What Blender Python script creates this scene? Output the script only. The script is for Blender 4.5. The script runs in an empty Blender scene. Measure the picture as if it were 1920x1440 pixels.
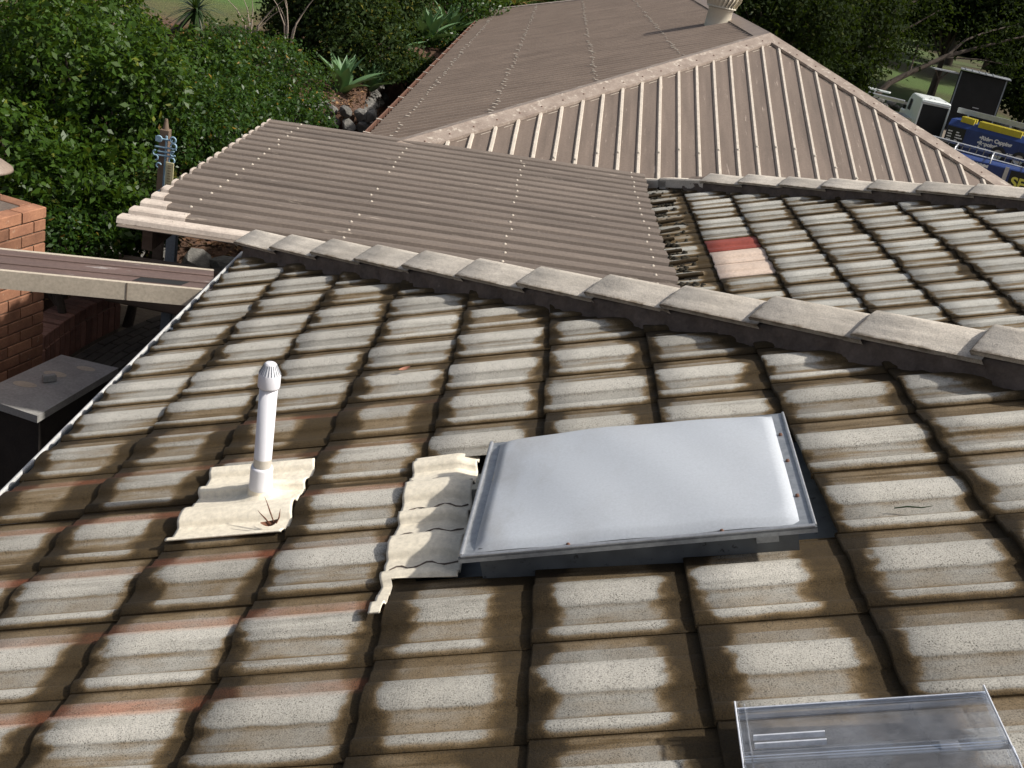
import bpy, bmesh, math, random
import numpy as np
from mathutils import Matrix, Vector, Euler

random.seed(7)
rng = np.random.default_rng(11)
R = math.radians
scene = bpy.context.scene
col = scene.collection

# ------------------------------------------------------------------ camera
cam_data = bpy.data.cameras.new('camera')
cam_data.sensor_width = 36.0
cam_data.lens = 2071.2 / 1920 * 36.0
cam_data.clip_start = 0.05
cam_data.clip_end = 1500
cam = bpy.data.objects.new('camera', cam_data)
col.objects.link(cam)
CAM = Vector((0.44394942, -4.05550368, 1.63191803))
RIGHT = Vector((0.98161534, 0.04817717, 0.18468972))
DOWN = Vector((0.18893097, -0.38282304, -0.90429619))
FWD = Vector((0.02713704, 0.92256462, -0.38488713))
cam.matrix_world = Matrix(((RIGHT.x, -DOWN.x, -FWD.x, CAM.x),
                           (RIGHT.y, -DOWN.y, -FWD.y, CAM.y),
                           (RIGHT.z, -DOWN.z, -FWD.z, CAM.z),
                           (0, 0, 0, 1)))
scene.camera = cam

# ------------------------------------------------------------------ sky and sun
SUN_ELEV, SUN_AZ = 46.0, -4.0          # azimuth counted from +x towards +y
sdir = Vector((math.cos(R(SUN_ELEV)) * math.cos(R(SUN_AZ)),
               math.cos(R(SUN_ELEV)) * math.sin(R(SUN_AZ)), math.sin(R(SUN_ELEV))))
world = bpy.data.worlds.new('World')
scene.world = world
world.use_nodes = True
wn = world.node_tree
sky = wn.nodes.new('ShaderNodeTexSky')
sky.sky_type = 'NISHITA'
sky.sun_disc = False
sky.sun_elevation = R(SUN_ELEV)
sky.sun_rotation = R(90 - SUN_AZ)
sky.dust_density = 4.0
sky.ozone_density = 0.4
sky.air_density = 0.8
bg = wn.nodes['Background']
bg.inputs['Strength'].default_value = 0.10
hs = wn.nodes.new('ShaderNodeHueSaturation')          # thin haze: paler sky
hs.inputs['Saturation'].default_value = 0.6
wn.links.new(sky.outputs['Color'], hs.inputs['Color'])
wn.links.new(hs.outputs['Color'], bg.inputs['Color'])
sun_data = bpy.data.lights.new('sun', 'SUN')
sun_data.energy = 4.2
sun_data.angle = R(1.6)
sun_data.color = (1.0, 0.95, 0.88)
sun = bpy.data.objects.new('sun', sun_data)
sun.rotation_euler = (-sdir).to_track_quat('-Z', 'Y').to_euler()
sun.location = (20, 5, 25)
col.objects.link(sun)

vs = scene.view_settings
vs.view_transform = 'Standard'
vs.look = 'None'
vs.exposure = 0.35
vs.gamma = 1.0
vs.use_curve_mapping = False

# ------------------------------------------------------------------ helpers: objects
def at(x, y, d):
    """world point seen at photo pixel (x, y) at camera depth d, used to lay the place out"""
    return CAM + (RIGHT * ((x - 960) / 2071.2) + DOWN * ((y - 720) / 2071.2) + FWD) * d

def tag(o, label=None, cat=None, group=None, kind=None):
    if label: o['label'] = label
    if cat: o['category'] = cat
    if group: o['group'] = group
    if kind: o['kind'] = kind
    return o

def empty(name, loc=(0, 0, 0), rz=0.0, label=None, cat=None, group=None):
    o = bpy.data.objects.new(name, None)
    o.empty_display_size = 0.1
    col.objects.link(o)
    o.location = loc
    o.rotation_euler = (0, 0, rz)
    return tag(o, label, cat, group)

def link(name, me, mat=None, parent=None, loc=None, rot=None, world_mesh=False):
    o = bpy.data.objects.new(name, me)
    col.objects.link(o)
    if mat is not None and len(me.materials) == 0:
        me.materials.append(mat)
    if parent is not None:
        o.parent = parent
        if world_mesh:
            top = parent
            off = Vector(parent.location)
            while top.parent is not None:
                top = top.parent
                off = off + Vector(top.location)
            o.location = -off
    if loc is not None: o.location = loc
    if rot is not None: o.rotation_euler = rot
    return o

class MB:
    """collects faces, builds ONE mesh"""
    def __init__(s):
        s.v = []; s.f = []; s.sm = []
    def add(s, verts, faces, smooth=False, M=None):
        b = len(s.v)
        for p in verts:
            p = Vector(p)
            if M is not None: p = M @ p
            s.v.append((p.x, p.y, p.z))
        for f in faces:
            s.f.append([b + i for i in f]); s.sm.append(smooth)
    def box(s, c, d, M=None, bev=0.0):
        x, y, z = c; a, b, e = d[0] / 2, d[1] / 2, d[2] / 2
        if bev <= 0:
            vs_ = [(x + i * a, y + j * b, z + k * e) for k in (-1, 1) for j in (-1, 1) for i in (-1, 1)]
            s.add(vs_, [(0, 2, 3, 1), (4, 5, 7, 6), (0, 1, 5, 4), (2, 6, 7, 3), (0, 4, 6, 2), (1, 3, 7, 5)], M=M)
            return
        w = min(bev, a * .9, b * .9, e * .9)
        vs_ = []
        for k, zz, q in ((0, -e, 1), (1, -e + w, 0), (2, e - w, 0), (3, e, 1)):
            ax, by = (a - w, b - w) if q else (a, b)
            if q:
                vs_ += [(x - ax, y - by, z + zz), (x + ax, y - by, z + zz), (x + ax, y + by, z + zz), (x - ax, y + by, z + zz)]
            else:
                vs_ += [(x - ax, y - by, z + zz), (x + ax, y - by, z + zz), (x + ax, y + by, z + zz), (x - ax, y + by, z + zz)]
        fs = [(3, 2, 1, 0), (12, 13, 14, 15)]
        for r in range(3):
            for i in range(4):
                j = (i + 1) % 4
                fs.append((r * 4 + i, r * 4 + j, (r + 1) * 4 + j, (r + 1) * 4 + i))
        s.add(vs_, fs, M=M)
    def tube(s, pts, rad, n=8, cap=True, smooth=True, M=None):
        pts = [Vector(p) for p in pts]
        if not hasattr(rad, '__len__'): rad = [rad] * len(pts)
        vs_ = []; prev = None
        for i, p in enumerate(pts):
            if i == 0: t = pts[1] - pts[0]
            elif i == len(pts) - 1: t = pts[-1] - pts[-2]
            else: t = pts[i + 1] - pts[i - 1]
            t.normalize()
            if prev is None:
                a = t.orthogonal().normalized()
            else:
                a = (prev - t * prev.dot(t))
                a = a.normalized() if a.length > 1e-6 else t.orthogonal().normalized()
            prev = a; b = t.cross(a)
            for k in range(n):
                th = 2 * math.pi * k / n
                vs_.append(p + (a * math.cos(th) + b * math.sin(th)) * rad[i])
        fs = []
        for i in range(len(pts) - 1):
            for k in range(n):
                k2 = (k + 1) % n
                fs.append((i * n + k, i * n + k2, (i + 1) * n + k2, (i + 1) * n + k))
        s.add(vs_, fs, smooth, M)
        if cap:
            s.add(vs_[:n], [tuple(range(n))[::-1]], False, M)
            s.add(vs_[-n:], [tuple(range(n))], False, M)
    def lathe(s, prof, n=24, smooth=True, M=None, closed=False):
        vs_ = []; fs = []
        for r, z in prof:
            for k in range(n):
                th = 2 * math.pi * k / n
                vs_.append((r * math.cos(th), r * math.sin(th), z))
        for i in range(len(prof) - 1):
            for k in range(n):
                k2 = (k + 1) % n
                fs.append((i * n + k, i * n + k2, (i + 1) * n + k2, (i + 1) * n + k))
        s.add(vs_, fs, smooth, M)
    def prism(s, poly, x0, x1, M=None, smooth=False, caps=True):
        """poly in (y,z) extruded along x"""
        n = len(poly)
        vs_ = [(x0, a, b) for a, b in poly] + [(x1, a, b) for a, b in poly]
        s.add(vs_, [(i, (i + 1) % n, n + (i + 1) % n, n + i) for i in range(n)], smooth, M)
        if caps:
            s.add(vs_[:n], [tuple(range(n))[::-1]], False, M)
            s.add(vs_[n:], [tuple(range(n))], False, M)
    def grid(s, fn, nu, nv, smooth=True, M=None):
        vs_ = [fn(i / nu, j / nv) for j in range(nv + 1) for i in range(nu + 1)]
        fs = [(j * (nu + 1) + i, j * (nu + 1) + i + 1, (j + 1) * (nu + 1) + i + 1, (j + 1) * (nu + 1) + i)
              for j in range(nv) for i in range(nu)]
        s.add(vs_, fs, smooth, M)
    def mesh(s, name):
        me = bpy.data.meshes.new(name)
        me.from_pydata(s.v, [], s.f)
        me.polygons.foreach_set('use_smooth', s.sm)
        me.update()
        return me
    def build(s, name, mat, parent=None, world_mesh=False, loc=None, rot=None, fix=True):
        me = s.mesh(name)
        if fix:
            bm = bmesh.new(); bm.from_mesh(me)
            bmesh.ops.recalc_face_normals(bm, faces=bm.faces)
            bm.to_mesh(me); bm.free()
        return link(name, me, mat, parent, loc, rot, world_mesh)

def cut(me, M, planes, name):
    """copy of a mesh, cut in world space: keeps the side the plane normal points away from"""
    bm = bmesh.new(); bm.from_mesh(me); bm.transform(M)
    for co, no in planes:
        if not bm.verts: break
        bmesh.ops.bisect_plane(bm, geom=bm.verts[:] + bm.edges[:] + bm.faces[:], plane_co=co, plane_no=no, clear_outer=True)
    n = len(bm.faces)
    if n == 0:
        bm.free(); return None
    bm.transform(M.inverted())
    out = bpy.data.meshes.new(name); bm.to_mesh(out); bm.free()
    for m in me.materials: out.materials.append(m)
    return out

# ------------------------------------------------------------------ helpers: materials
def nd(nt, t, ins=None, **attrs):
    n = nt.nodes.new(t)
    for k, v in attrs.items(): setattr(n, k, v)
    for k, v in (ins or {}).items():
        s = n.inputs[k]
        if isinstance(v, bpy.types.NodeSocket): nt.links.new(v, s)
        else: s.default_value = v
    return n
def mth(nt, op, a, b=None, c=None, clamp=False):
    ins = {0: a}
    if b is not None: ins[1] = b
    if c is not None: ins[2] = c
    return nd(nt, 'ShaderNodeMath', ins, operation=op, use_clamp=clamp).outputs[0]
def mix(nt, f, a, b, blend='MIX'):
    def c4(x): return x if isinstance(x, bpy.types.NodeSocket) else (x[0], x[1], x[2], 1)
    n = nd(nt, 'ShaderNodeMix', data_type='RGBA', blend_type=blend)
    for k, v in ((0, f), (6, c4(a)), (7, c4(b))):
        if isinstance(v, bpy.types.NodeSocket): nt.links.new(v, n.inputs[k])
        else: n.inputs[k].default_value = v
    return n.outputs[2]
def ramp(nt, f, stops, interp='LINEAR'):
    n = nd(nt, 'ShaderNodeValToRGB', {0: f})
    cr = n.color_ramp; cr.interpolation = interp
    while len(cr.elements) < len(stops): cr.elements.new(0.5)
    for e, (p, c) in zip(cr.elements, stops):
        e.position = p
        e.color = (c, c, c, 1) if not hasattr(c, '__len__') else (c[0], c[1], c[2], 1)
    return n.outputs[0]
def sstep(nt, x, a, b):
    return nd(nt, 'ShaderNodeMapRange', {0: x, 1: a, 2: b, 3: 0.0, 4: 1.0}, interpolation_type='SMOOTHSTEP').outputs[0]
def noise(nt, vec, scale, detail=4.0, rough=0.55, dist=0.0):
    return nd(nt, 'ShaderNodeTexNoise', {'Vector': vec, 'Scale': scale, 'Detail': detail, 'Roughness': rough, 'Distortion': dist}).outputs[0]
def stretch(nt, vec, sc, loc=(0, 0, 0)):
    return nd(nt, 'ShaderNodeMapping', {'Vector': vec, 'Scale': sc, 'Location': loc}).outputs[0]
def newmat(name):
    m = bpy.data.materials.new(name); m.use_nodes = True
    nt = m.node_tree
    return m, nt, nt.nodes['Principled BSDF']
def objco(nt, rnd=True):
    tc = nd(nt, 'ShaderNodeTexCoord').outputs['Object']
    if not rnd: return tc
    oi = nd(nt, 'ShaderNodeObjectInfo').outputs['Random']
    return nd(nt, 'ShaderNodeVectorMath', {0: tc, 1: nd(nt, 'ShaderNodeVectorMath', {0: (37.0, 51.0, 23.0), 'Scale': oi}, operation='SCALE').outputs[0]}, operation='ADD').outputs[0]
def bump(nt, b, h, strength=0.3, dist=0.004):
    n = nd(nt, 'ShaderNodeBump', {'Height': h, 'Strength': strength, 'Distance': dist})
    nt.links.new(n.outputs[0], b.inputs['Normal'])

def weathered(name, c1, c2, scale=8, c3=None, thr=0.62, wscale=14, st=(1, 1, 1), rough=0.7, metal=0.0, bstr=0.25, bscale=90, bdist=0.003, spec=0.4, vary=0.0):
    """two-tone grain, optional worn patches of c3 (stretched), fine relief"""
    m, nt, b = newmat(name)
    co = objco(nt)
    v = stretch(nt, co, st)
    f = ramp(nt, noise(nt, v, scale, 6, 0.6), [(0.3, 0), (0.7, 1)])
    c = mix(nt, f, c1, c2)
    if c3 is not None:
        w = ramp(nt, noise(nt, v, wscale, 8, 0.7), [(thr, 0), (min(thr + .07, .99), 1)])
        c = mix(nt, w, c, c3)
    g = ramp(nt, noise(nt, co, 60, 5, 0.7), [(0.25, 0.75), (0.75, 1.15)])
    c = mix(nt, 1.0, c, g, 'MULTIPLY')
    if vary:
        r = nd(nt, 'ShaderNodeObjectInfo').outputs['Random']
        c = mix(nt, 1.0, c, ramp(nt, r, [(0, 1 - vary), (1, 1 + vary)]), 'MULTIPLY')
    nt.links.new(c, b.inputs['Base Color'])
    b.inputs['Roughness'].default_value = rough
    b.inputs['Metallic'].default_value = metal
    b.inputs['Specular IOR Level'].default_value = spec
    if bstr: bump(nt, b, noise(nt, co, bscale, 6, 0.7), bstr, bdist)
    return m
# ------------------------------------------------------------------ materials
def tile_material(name, light=(0.485, 0.462, 0.412), hipc=0.95, hi0=0.348, lo0=-0.006):
    """concrete roof tile: pale crowns, darker pans and creases, brown lichen at head and butt. object colour: r = bare red clay showing, g = extra grime, b = paleness"""
    m, nt, b = newmat(name)
    tc = nd(nt, 'ShaderNodeTexCoord').outputs['Object']
    oi = nd(nt, 'ShaderNodeObjectInfo')
    co = objco(nt)
    oc = nd(nt, 'ShaderNodeSeparateColor', {0: oi.outputs['Color']})
    sep = nd(nt, 'ShaderNodeSeparateXYZ', {0: tc})
    X, Y = sep.outputs[0], sep.outputs[1]
    n1 = mth(nt, 'SUBTRACT', noise(nt, co, 22, 4, 0.6), 0.5)
    n2 = mth(nt, 'SUBTRACT', noise(nt, co, 7, 3, 0.55), 0.5)
    n3 = mth(nt, 'SUBTRACT', noise(nt, stretch(nt, co, (9, 40, 40)), 1.0, 3, 0.5), 0.5)
    Xn = mth(nt, 'ADD', X, mth(nt, 'ADD', mth(nt, 'MULTIPLY', n1, 0.045), mth(nt, 'MULTIPLY', n2, 0.10)))
    Yn = mth(nt, 'ADD', Y, mth(nt, 'MULTIPLY', n1, 0.007))
    Ys = mth(nt, 'DIVIDE', Yn, 0.30)
    marg = ramp(nt, Ys, [(0.0, .02), (0.03, .012), (0.05, .006), (0.13, .006), (0.17, .014), (0.36, .016), (0.40, .003), (0.68, .001), (0.72, .014), (0.85, .020), (0.88, .03), (1.0, .03)])
    marg = nd(nt, 'ShaderNodeSeparateColor', {0: marg}).outputs[0]
    rA = mth(nt, 'FRACT', mth(nt, 'MULTIPLY', oi.outputs['Random'], 17.31))
    rB = mth(nt, 'FRACT', mth(nt, 'MULTIPLY', oi.outputs['Random'], 53.77))
    grime = mth(nt, 'MULTIPLY', oc.outputs[1], 0.062)
    marg = mth(nt, 'ADD', marg, grime)
    lo = mth(nt, 'ADD', marg, mth(nt, 'MULTIPLY_ADD', mth(nt, 'POWER', rB, 2.5), 0.030, lo0))
    hi = mth(nt, 'SUBTRACT', mth(nt, 'MULTIPLY_ADD', mth(nt, 'POWER', rA, 2.0), -0.060, hi0), marg)
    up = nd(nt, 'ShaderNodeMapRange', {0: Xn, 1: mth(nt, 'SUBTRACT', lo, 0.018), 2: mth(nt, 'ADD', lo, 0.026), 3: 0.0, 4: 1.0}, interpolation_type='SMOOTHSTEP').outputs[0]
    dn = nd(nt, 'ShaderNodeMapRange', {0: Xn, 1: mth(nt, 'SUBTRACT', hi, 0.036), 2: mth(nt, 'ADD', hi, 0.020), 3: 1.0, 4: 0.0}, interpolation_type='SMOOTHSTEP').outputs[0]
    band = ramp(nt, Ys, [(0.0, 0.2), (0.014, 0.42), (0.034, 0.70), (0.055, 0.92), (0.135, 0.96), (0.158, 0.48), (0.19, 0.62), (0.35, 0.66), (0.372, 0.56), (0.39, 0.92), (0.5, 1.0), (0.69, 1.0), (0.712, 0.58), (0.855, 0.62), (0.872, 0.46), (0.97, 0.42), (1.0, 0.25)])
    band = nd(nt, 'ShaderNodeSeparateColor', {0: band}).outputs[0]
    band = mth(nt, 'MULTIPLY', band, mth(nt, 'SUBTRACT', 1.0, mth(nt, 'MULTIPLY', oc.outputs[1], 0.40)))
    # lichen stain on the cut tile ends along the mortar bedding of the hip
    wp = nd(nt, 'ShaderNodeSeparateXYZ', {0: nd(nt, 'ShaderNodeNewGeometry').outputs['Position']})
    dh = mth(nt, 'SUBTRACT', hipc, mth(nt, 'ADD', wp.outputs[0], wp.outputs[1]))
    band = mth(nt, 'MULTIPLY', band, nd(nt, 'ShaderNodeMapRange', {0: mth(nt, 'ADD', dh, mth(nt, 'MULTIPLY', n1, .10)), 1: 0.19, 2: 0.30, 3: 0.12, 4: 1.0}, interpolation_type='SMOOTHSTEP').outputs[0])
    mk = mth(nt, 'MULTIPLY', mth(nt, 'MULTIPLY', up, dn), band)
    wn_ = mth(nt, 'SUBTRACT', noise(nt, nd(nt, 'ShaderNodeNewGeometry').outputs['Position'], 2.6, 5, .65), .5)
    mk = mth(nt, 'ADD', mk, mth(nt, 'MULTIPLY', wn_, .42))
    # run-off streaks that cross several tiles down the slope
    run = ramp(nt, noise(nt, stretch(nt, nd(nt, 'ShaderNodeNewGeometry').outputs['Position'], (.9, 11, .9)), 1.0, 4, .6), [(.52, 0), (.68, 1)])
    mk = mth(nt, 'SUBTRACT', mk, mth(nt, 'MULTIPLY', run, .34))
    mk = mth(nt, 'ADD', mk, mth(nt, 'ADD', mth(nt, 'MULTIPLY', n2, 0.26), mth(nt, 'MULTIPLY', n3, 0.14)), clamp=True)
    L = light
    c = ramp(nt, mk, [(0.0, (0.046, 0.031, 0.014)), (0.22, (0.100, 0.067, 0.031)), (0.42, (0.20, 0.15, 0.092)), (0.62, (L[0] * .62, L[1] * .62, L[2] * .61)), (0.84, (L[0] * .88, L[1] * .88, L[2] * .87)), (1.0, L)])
    # bare red body of the tile in the pan next to the edge roll
    redb = mth(nt, 'MULTIPLY', nd(nt, 'ShaderNodeMapRange', {0: mth(nt, 'ABSOLUTE', mth(nt, 'SUBTRACT', Ys, 0.74)), 1: 0.06, 2: 0.15, 3: 1.0, 4: 0.0}, interpolation_type='SMOOTHSTEP').outputs[0], oc.outputs[0])
    redb = mth(nt, 'MULTIPLY', redb, ramp(nt, noise(nt, stretch(nt, co, (6, 14, 14)), 1, 3), [(0.25, 0.2), (0.6, 1)]))
    c = mix(nt, redb, c, mix(nt, mk, (0.20, 0.062, 0.028), (0.52, 0.33, 0.24)))
    # grain: aggregate specks and lichen dots
    sp = noise(nt, co, 330, 2, 0.6)
    c = mix(nt, 1.0, c, ramp(nt, sp, [(0.30, 0.50), (0.46, 0.98), (0.70, 1.22)]), 'MULTIPLY')
    vo = nd(nt, 'ShaderNodeTexVoronoi', {'Vector': co, 'Scale': 210.0}).outputs[0]
    dots = mth(nt, 'MULTIPLY', ramp(nt, vo, [(0.20, 1), (0.35, 0)]), ramp(nt, noise(nt, co, 34, 4, .7), [(0.40, 0), (0.62, 1)]))
    c = mix(nt, mth(nt, 'MULTIPLY', dots, 0.9), c, (0.045, 0.038, 0.028))
    blot = ramp(nt, noise(nt, co, 46, 6, .75), [(0.66, 0), (0.72, 1)])
    c = mix(nt, mth(nt, 'MULTIPLY', blot, 0.6), c, (0.05, 0.036, 0.02))
    pale = nd(nt, 'ShaderNodeMapRange', {0: oi.outputs['Random'], 1: 0.0, 2: 1.0, 3: 0.86, 4: 1.10}).outputs[0]
    pale = mth(nt, 'MULTIPLY', pale, oc.outputs[2])
    comb = nd(nt, 'ShaderNodeCombineColor', {0: pale, 1: pale, 2: mth(nt, 'MULTIPLY', pale, 0.99)}).outputs[0]
    c = mix(nt, 1.0, c, comb, 'MULTIPLY')
    nt.links.new(c, b.inputs['Base Color'])
    b.inputs['Roughness'].default_value = 0.92
    b.inputs['Specular IOR Level'].default_value = 0.25
    h = mth(nt, 'ADD', noise(nt, co, 260, 4, 0.7), mth(nt, 'MULTIPLY', noise(nt, co, 40, 4, 0.6), 1.5))
    bump(nt, b, h, 0.45, 0.003)
    return m

M = {}
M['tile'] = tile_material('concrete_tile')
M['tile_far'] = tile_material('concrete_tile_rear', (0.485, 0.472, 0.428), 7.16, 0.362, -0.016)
M['tile_red'] = weathered('red_painted_tile', (0.33, 0.075, 0.052), (0.25, 0.055, 0.038), 10, rough=.6, bscale=200)
M['tile_pale'] = weathered('pale_terracotta_tile', (0.70, 0.56, 0.455), (0.60, 0.47, 0.375), 9, rough=.75, bscale=200)
def cap_material():
    m, nt, b = newmat('ridge_cap_concrete')
    tc = nd(nt, 'ShaderNodeTexCoord').outputs['Object']; co = objco(nt)
    sp = nd(nt, 'ShaderNodeSeparateXYZ', {0: tc})
    n1 = mth(nt, 'SUBTRACT', noise(nt, co, 18, 5, .65), .5)
    ex = mth(nt, 'MINIMUM', mth(nt, 'ADD', sp.outputs[0], mth(nt, 'MULTIPLY', n1, .05)), mth(nt, 'MULTIPLY', mth(nt, 'SUBTRACT', mth(nt, 'ADD', .138, mth(nt, 'MULTIPLY', n1, .05)), mth(nt, 'ABSOLUTE', sp.outputs[1])), 1.2))
    f = nd(nt, 'ShaderNodeMapRange', {0: ex, 1: -.012, 2: .016, 3: 0.15, 4: 1.0}, interpolation_type='SMOOTHSTEP').outputs[0]
    base = mix(nt, ramp(nt, noise(nt, co, 6, 6, .65), [(.3, 0), (.7, 1)]), (0.60, 0.54, 0.455), (0.72, 0.655, 0.56))
    c = mix(nt, f, (0.13, 0.088, 0.045), base)
    st = ramp(nt, noise(nt, stretch(nt, co, (4, 30, 4)), 1, 4, .6), [(.4, .82), (.65, 1.05)])
    c = mix(nt, 1.0, c, st, 'MULTIPLY')
    c = mix(nt, 1.0, c, ramp(nt, noise(nt, co, 300, 2, .6), [(.3, .6), (.5, 1), (.7, 1.15)]), 'MULTIPLY')
    c = mix(nt, mth(nt, 'MULTIPLY', ramp(nt, noise(nt, co, 55, 6, .75), [(.62, 0), (.70, 1)]), .6), c, (0.09, .07, .045))
    r = nd(nt, 'ShaderNodeObjectInfo').outputs['Random']
    c = mix(nt, 1.0, c, ramp(nt, r, [(0, .86), (1, 1.1)]), 'MULTIPLY')
    nt.links.new(c, b.inputs['Base Color']); b.inputs['Roughness'].default_value = .93; b.inputs['Specular IOR Level'].default_value = .2
    bump(nt, b, mth(nt, 'ADD', noise(nt, co, 220, 5, .7), mth(nt, 'MULTIPLY', noise(nt, co, 25, 4, .6), 2)), .5, .003)
    return m
M['cap'] = cap_material()
M['mortar'] = weathered('old_bedding_mortar', (0.17, 0.132, 0.108), (0.10, 0.078, 0.064), 14, (0.24, .195, .155), .66, 30, rough=.95, bstr=.8, bscale=60, bdist=.008)
M['deck'] = weathered('roof_underlay', (0.06, 0.05, 0.04), (0.035, 0.03, 0.022), 8, rough=.95)
M['zinc'] = weathered('galvanised_steel', (0.40, 0.42, 0.44), (0.30, 0.32, 0.34), 20, (0.19, .17, .16), .66, 18, rough=.5, metal=.55, bstr=.1)
M['zincdark'] = weathered('grimy_galvanised', (0.17, 0.185, 0.195), (0.10, 0.11, 0.115), 30, (0.05, .05, .05), .6, 40, rough=.6, metal=.3, bstr=.15)
M['pvc'] = weathered('white_pvc', (0.70, 0.70, 0.73), (0.68, 0.68, 0.71), 6, rough=.42, bstr=.05, spec=.5)
M['pvcdirty'] = weathered('stained_pvc', (0.62, 0.58, 0.50), (0.50, 0.46, 0.40), 30, rough=.6, bstr=.1)
M['cream'] = weathered('cream_painted_flashing', (0.80, 0.735, 0.60), (0.75, 0.68, 0.54), 3, (0.42, .32, .21), .73, 12, rough=.62, bstr=.25, bscale=60, bdist=.003)
M['sheet'] = weathered('brown_weathered_sheet', (0.20, 0.161, 0.130), (0.122, 0.097, 0.078), 2.5, (0.38, .32, .26), .62, 9, st=(.35, 2.2, 2.2), rough=.62, bstr=.12, spec=.45)
M['sheetworn'] = weathered('worn_sheet_edge', (0.62, 0.54, 0.46), (0.45, 0.38, 0.32), 10, (0.2, .155, .135), .6, 14, rough=.7)
M['roofbrown'] = weathered('brown_metal_roof', (0.275, 0.213, 0.167), (0.195, 0.149, 0.116), 1.6, (0.44, .37, .31), .69, 5, st=(.3, 3, 3), rough=.5, bstr=.08, spec=.45)  # same paint as the front sheets, lightened to stand for sky sheen
M['roofbrownf'] = weathered('brown_metal_roof_front', (0.190, 0.146, 0.116), (0.122, 0.094, 0.075), 2, (0.35, .285, .235), .62, 6, st=(5, .35, 1), rough=.62, bstr=.08, spec=.4)  # same paint again, base colour darkened to even out the sunlit front
M['ribworn'] = weathered('worn_white_rib', (0.56, 0.50, 0.42), (0.44, 0.385, 0.32), 14, (0.27, .21, .18), .66, 26, rough=.7)
M['hipcap'] = weathered('chalky_hip_capping', (0.225, 0.175, 0.142), (0.34, 0.28, 0.232), 9, (0.48, .42, .35), .56, 12, rough=.7, bstr=.1)
M['screw'] = weathered('white_screw_heads', (0.52, 0.46, 0.38), (0.42, 0.37, 0.31), 20, rough=.6, bstr=0)
M['rust'] = weathered('rusty_gutter', (0.16, 0.075, 0.045), (0.10, 0.05, 0.035), 20, (0.40, .33, .28), .66, 20, rough=.8)
M['vent'] = weathered('cream_metal_vent', (0.62, 0.58, 0.47), (0.55, 0.50, 0.40), 8, rough=.45, bstr=.05, spec=.5)
M['brick'] = weathered('orange_brick', (0.32, 0.155, 0.088), (0.19, 0.088, 0.052), 7, (0.38, .26, .18), .62, 16, rough=.9, bstr=.5, bscale=120, vary=.28)
M['brickdark'] = weathered('dark_brown_brick', (0.26, 0.13, 0.095), (0.18, 0.09, 0.066), 9, rough=.9, bstr=.5, bscale=120, vary=.25)
M['joint'] = weathered('brick_joint_mortar', (0.20, 0.16, 0.12), (0.14, 0.11, 0.085), 20, rough=.95)
M['concrete'] = weathered('grey_concrete', (0.36, 0.35, 0.33), (0.26, 0.255, 0.24), 5, (0.45, .44, .42), .68, 7, rough=.85, bstr=.3)
M['paver'] = weathered('dark_paving_brick', (0.10, 0.085, 0.07), (0.065, 0.055, 0.048), 6, rough=.9, bstr=.4)
M['rock'] = weathered('basalt_rock', (0.21, 0.20, 0.18), (0.12, 0.115, 0.105), 4, (0.30, .27, .22), .64, 9, rough=.92, bstr=.8, bscale=16, bdist=.02, vary=.25)
M['timber'] = weathered('weathered_timber', (0.17, 0.12, 0.085), (0.11, 0.076, 0.054), 5, st=(.4, 4, 4), rough=.9, bstr=.4)
M['beamcream'] = weathered('cream_painted_fascia', (0.52, 0.455, 0.36), (0.42, 0.365, 0.285), 5, rough=.6, bstr=.05)
M['beamtop'] = weathered('brown_flashing_top', (0.15, 0.10, 0.085), (0.10, 0.07, 0.06), 4, (0.45, .42, .40), .61, 7, st=(.5, 3, 1), rough=.6)
M['greysteel'] = weathered('grey_painted_steel', (0.22, 0.25, 0.27), (0.18, 0.20, 0.22), 6, rough=.6)
M['alu'] = weathered('aluminium', (0.55, 0.56, 0.57), (0.45, 0.46, 0.47), 9, rough=.4, metal=.7, bstr=0)
M['black'] = weathered('black_rubber', (0.02, 0.02, 0.02), (0.03, 0.03, 0.03), 9, rough=.8, bstr=.1)
M['dark'] = weathered('dark_interior', (0.012, 0.012, 0.012), (0.018, 0.018, 0.018), 3, rough=.9, bstr=0)
M['bark'] = weathered('grey_brown_bark', (0.10, 0.078, 0.06), (0.06, 0.046, 0.036), 8, st=(3, 3, .6), rough=.95, bstr=.8, bscale=20, bdist=.02)
M['palebark'] = weathered('pale_branch_bark', (0.34, 0.28, 0.22), (0.25, 0.20, 0.16), 8, st=(3, 3, .6), rough=.95, bstr=.5)
M['vanwhite'] = weathered('white_vehicle_paint', (0.66, 0.70, 0.68), (0.62, 0.66, 0.64), 3, rough=.3, bstr=0, spec=.6)
M['vanblue'] = weathered('blue_vehicle_paint', (0.016, 0.042, 0.17), (0.012, 0.032, 0.13), 3, rough=.35, bstr=0, spec=.5)  # blue toned down for the partial tree shade over the vehicles
M['signblack'] = weathered('black_sign', (0.012, 0.014, 0.012), (0.016, 0.018, 0.016), 3, rough=.5, bstr=0)
M['yellow'] = weathered('yellow_fibreglass', (0.55, 0.46, 0.03), (0.42, 0.34, 0.03), 6, rough=.5, bstr=0)  # yellow toned down for that same tree shade
M['lettering'] = weathered('white_lettering', (0.78, 0.78, 0.78), (0.74, 0.74, 0.74), 3, rough=.5, bstr=0)
M['letteryellow'] = weathered('yellow_lettering', (0.75, 0.70, 0.12), (0.72, 0.66, 0.1), 3, rough=.5, bstr=0)
M['bluepaint'] = weathered('pale_blue_paint', (0.30, 0.44, 0.54), (0.22, 0.35, 0.45), 20, rough=.5, bstr=0)
M['straw'] = weathered('cream_enamel', (0.66, 0.60, 0.36), (0.58, 0.52, 0.30), 30, rough=.5, bstr=0)
M['deadleaf'] = weathered('dead_leaf_brown', (0.17, 0.07, 0.035), (0.11, 0.045, 0.025), 60, rough=.8, bstr=.2)
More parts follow.
